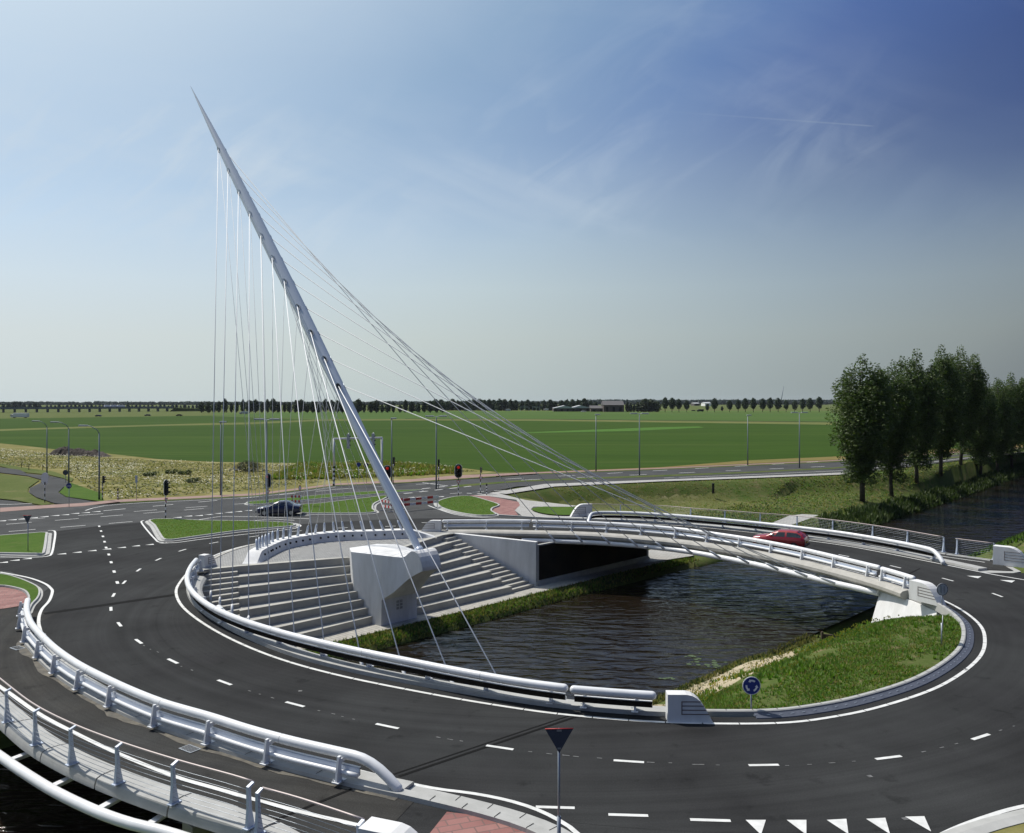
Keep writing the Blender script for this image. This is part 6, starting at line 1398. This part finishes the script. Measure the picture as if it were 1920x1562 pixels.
# reeds and bank beyond the far bridge
tufts([tuple(xy(s, t)[:2]) for s, t in [(40, -2.2), (60, -3.2), (100, -1.6), (143, 1.2), (230, 5), (230, 9), (143, 5), (100, 2), (60, .8), (47, 1.2)]], 9000, .75, .5, 0, ['reed_blade'], 'reeds', 'dark reeds along the water under the poplars', 'reeds', random.Random(5), 5, gz)
tufts([tuple(xy(s, t)[:2]) for s, t in [(22, .2), (46, -1.5), (46, 11), (22, 12)]], 5000, .16, .2, 0, ['weed_blade', 'grass_blade', 'reed_blade'], 'grass', 'rough grass on the canal bank beyond the far bridge', 'grass', random.Random(6), 4, gz)
tufts([tuple(xy(s, t)[:2]) for s, t in [(46, 1), (150, 5), (150, 14), (46, 12)]], 6000, .16, .3, 0, ['weed_blade', 'grass_blade', 'reed_blade'], 'grass', 'rough grass on the bank at the foot of the poplars', 'grass', random.Random(61), 4, gz)
tufts([tuple(xy(s, t)[:2]) for s, t in [(28, -17.9), (75, -17.9), (75, -27), (28, -27)]], 3500, .35, .3, 0, ['grass_blade', 'reed_blade'], 'grass', 'grass on the right bank behind the far end block', 'grass', random.Random(62), 4, gz)
mdw = [P(a, c, -1.6) for a, c in [(960, 930), (1240, 908), (1560, 893), (1600, 893), (1590, 960), (1480, 965), (1300, 950), (1090, 944)]]
tufts([(v.x, v.y) for v in mdw], 9000, .10, .22, 0, ['weed_blade', 'grass_blade', 'dry_blade'], 'grass', 'rough meadow grass between the road and the far footway', 'grass', random.Random(7), 4, gz)
# weeds beyond the main road
WP = [(0, 842), (110, 852), (200, 858), (300, 864), (400, 869), (560, 871), (755, 869), (900, 884), (760, 893), (630, 901), (480, 919), (225, 936), (190, 932), (120, 880), (0, 872)]
weeds_px(WP, 9000, .13, .38, -.1, ['weed_blade', 'dry_blade', 'weed_blade', 'reed_blade'], 'weeds', 'tall mixed weeds between the field and the main road', 'weeds', 9, 5)
weeds_px([(560, 871), (640, 872), (700, 868), (760, 871), (870, 882), (860, 888), (760, 893), (630, 898), (500, 900)], 3000, .65, .5, -.1, ['weed_blade', 'grass_blade', 'weed_blade'], 'weeds', 'taller green weeds beside the gantry', 'weeds', 10, 6)
fl = MB(); rr = random.Random(18); Wp2 = [P(a, c, -.1) for a, c in WP]; wp_ = [(v.x, v.y) for v in Wp2]; xs = [v[0] for v in wp_]; ys = [v[1] for v in wp_]; c = 0
while c < 1900:
    x, y = rr.uniform(min(xs), max(xs)), rr.uniform(min(ys), max(ys))
    if not inside((x, y), wp_) or mnoise.noise(Vector((x*.05, y*.09, 3)))*1.3+mnoise.noise(Vector((x*.25, y*.25, 9))) < .05: continue
    c += 1; z = rr.uniform(.05, .3)+(.3 if x > -32 else 0); a = rr.uniform(.04, .09); fl.add([(x-a, y, z-a*.3), (x+a, y, z-a*.3), (x+a*.8, y+a, z+a*.3), (x-a*.8, y+a, z+a*.3)], [(0, 1, 2, 3)])
stuff(fl.build('wild_flowers', 'flower_white', fix=False), 'masses of small cream flowers among the weeds', 'flowers')
for i, (x, y, n_) in enumerate([(280, 893, 1), (320, 888, 1), (345, 890, 1), (362, 905, 1)]):
    q = P(x, y, -.1); me = leaf_mesh('bush', 'reed_blade', [((0, 0, .3), (.9, .5, .35)), ((.6, .2, .35), (.5, .4, .4)), ((-.5, .1, .25), (.5, .4, .3))], 420, .10, 40+i); o = bpy.data.objects.new('bush', me); COL.objects.link(o); o.location = q; tag(o, f'low dark bush among the weeds left of the cables, {ORD[i]} from the left', 'bush', 'low bushes in the weeds')
for i, (x, y) in enumerate([(40, 878), (54, 882), (80, 883), (146, 884), (133, 890)]):
    q = P(x, y, -.1); b = MB(); b.tube([(0, 0, 0), (.02, 0, .9)], .05, 6); b.box((.02, 0, .92), (.12, .12, .05)); tag(b.build('stake', 'timber', loc=q), f'short wooden stake in the weeds, {ORD[i]} from the left', 'stake', 'wooden stakes in the weeds')
# lily pads
rr = random.Random(21)
def pad(q, r0):
    b = MB(); a0 = rr.uniform(0, 6.28); b.add([(q.x, q.y, WZ+.012)]+[(q.x+r0*math.cos(a0+.25+j*5.8/12), q.y+r0*math.sin(a0+.25+j*5.8/12), WZ+.014) for j in range(13)], [(0, j+1, j+2) for j in range(12)]); return b
allp = MB(); c = 0
for cx, cy, n_, sx_, sy_ in [(1300, 1230, 9, 12, 4), (1338, 1246, 13, 12, 4), (1296, 1243, 6, 8, 5), (1338, 1267, 6, 7, 5), (1246, 1273, 5, 12, 2)]:
    for i in range(n_):
        q = P(cx+rr.gauss(0, sx_), cy+rr.gauss(0, sy_), WZ); 
        if st(q.x, q.y)[1] < -17.3: continue
        c += 1; o = pad(q, rr.uniform(.07, .17)).build('lily_pad', 'lily', fix=False, org=Vector((q.x, q.y, WZ))); tag(o, 'small round water lily leaf floating near the right bank', 'lily pad', 'water lily leaves near the right bank')
# drain grates
for lab, x, y in [('slotted drain grate in the near footway beside the middle of the guard rail', 356, 1404), ('slotted drain grate in the near footway at the far left', 33, 1215), ('small slotted grate at the island kerb behind the cables', 652, 962)]:
    q = P(x, y, .018); b = MB(); b.box((0, 0, .004), (.62, .40, .012)); r = tag(b.build('drain_grate', 'zinc', loc=q), lab, 'drain'); r.rotation_euler = (0, 0, R(-35)); b = MB()
    for i in range(7): b.box((-.24+i*.08, 0, .013), (.035, .32, .006))
    b.build('slot', 'dark_panel', r)

# ------------------------------------------------------------------ air
hb = MB(); hb.box((1500, 2990, 18), (9000, 6100, 50)); ho = hb.build('haze', 'barn_wall'); ho.data.materials.clear()
hm = bpy.data.materials.new('haze'); hm.use_nodes = True; q = NT(hm.node_tree); q.n.clear(); pvn = q.add('ShaderNodeVolumePrincipled'); pvn.inputs['Color'].default_value = (.80, .88, 1, 1); pvn.inputs['Density'].default_value = .00003; pvn.inputs['Anisotropy'].default_value = .2
oo = q.add('ShaderNodeOutputMaterial'); q.l.new(pvn.outputs[0], oo.inputs['Volume']); ho.data.materials.append(hm); stuff(ho, 'thin summer haze over the polder', 'haze')
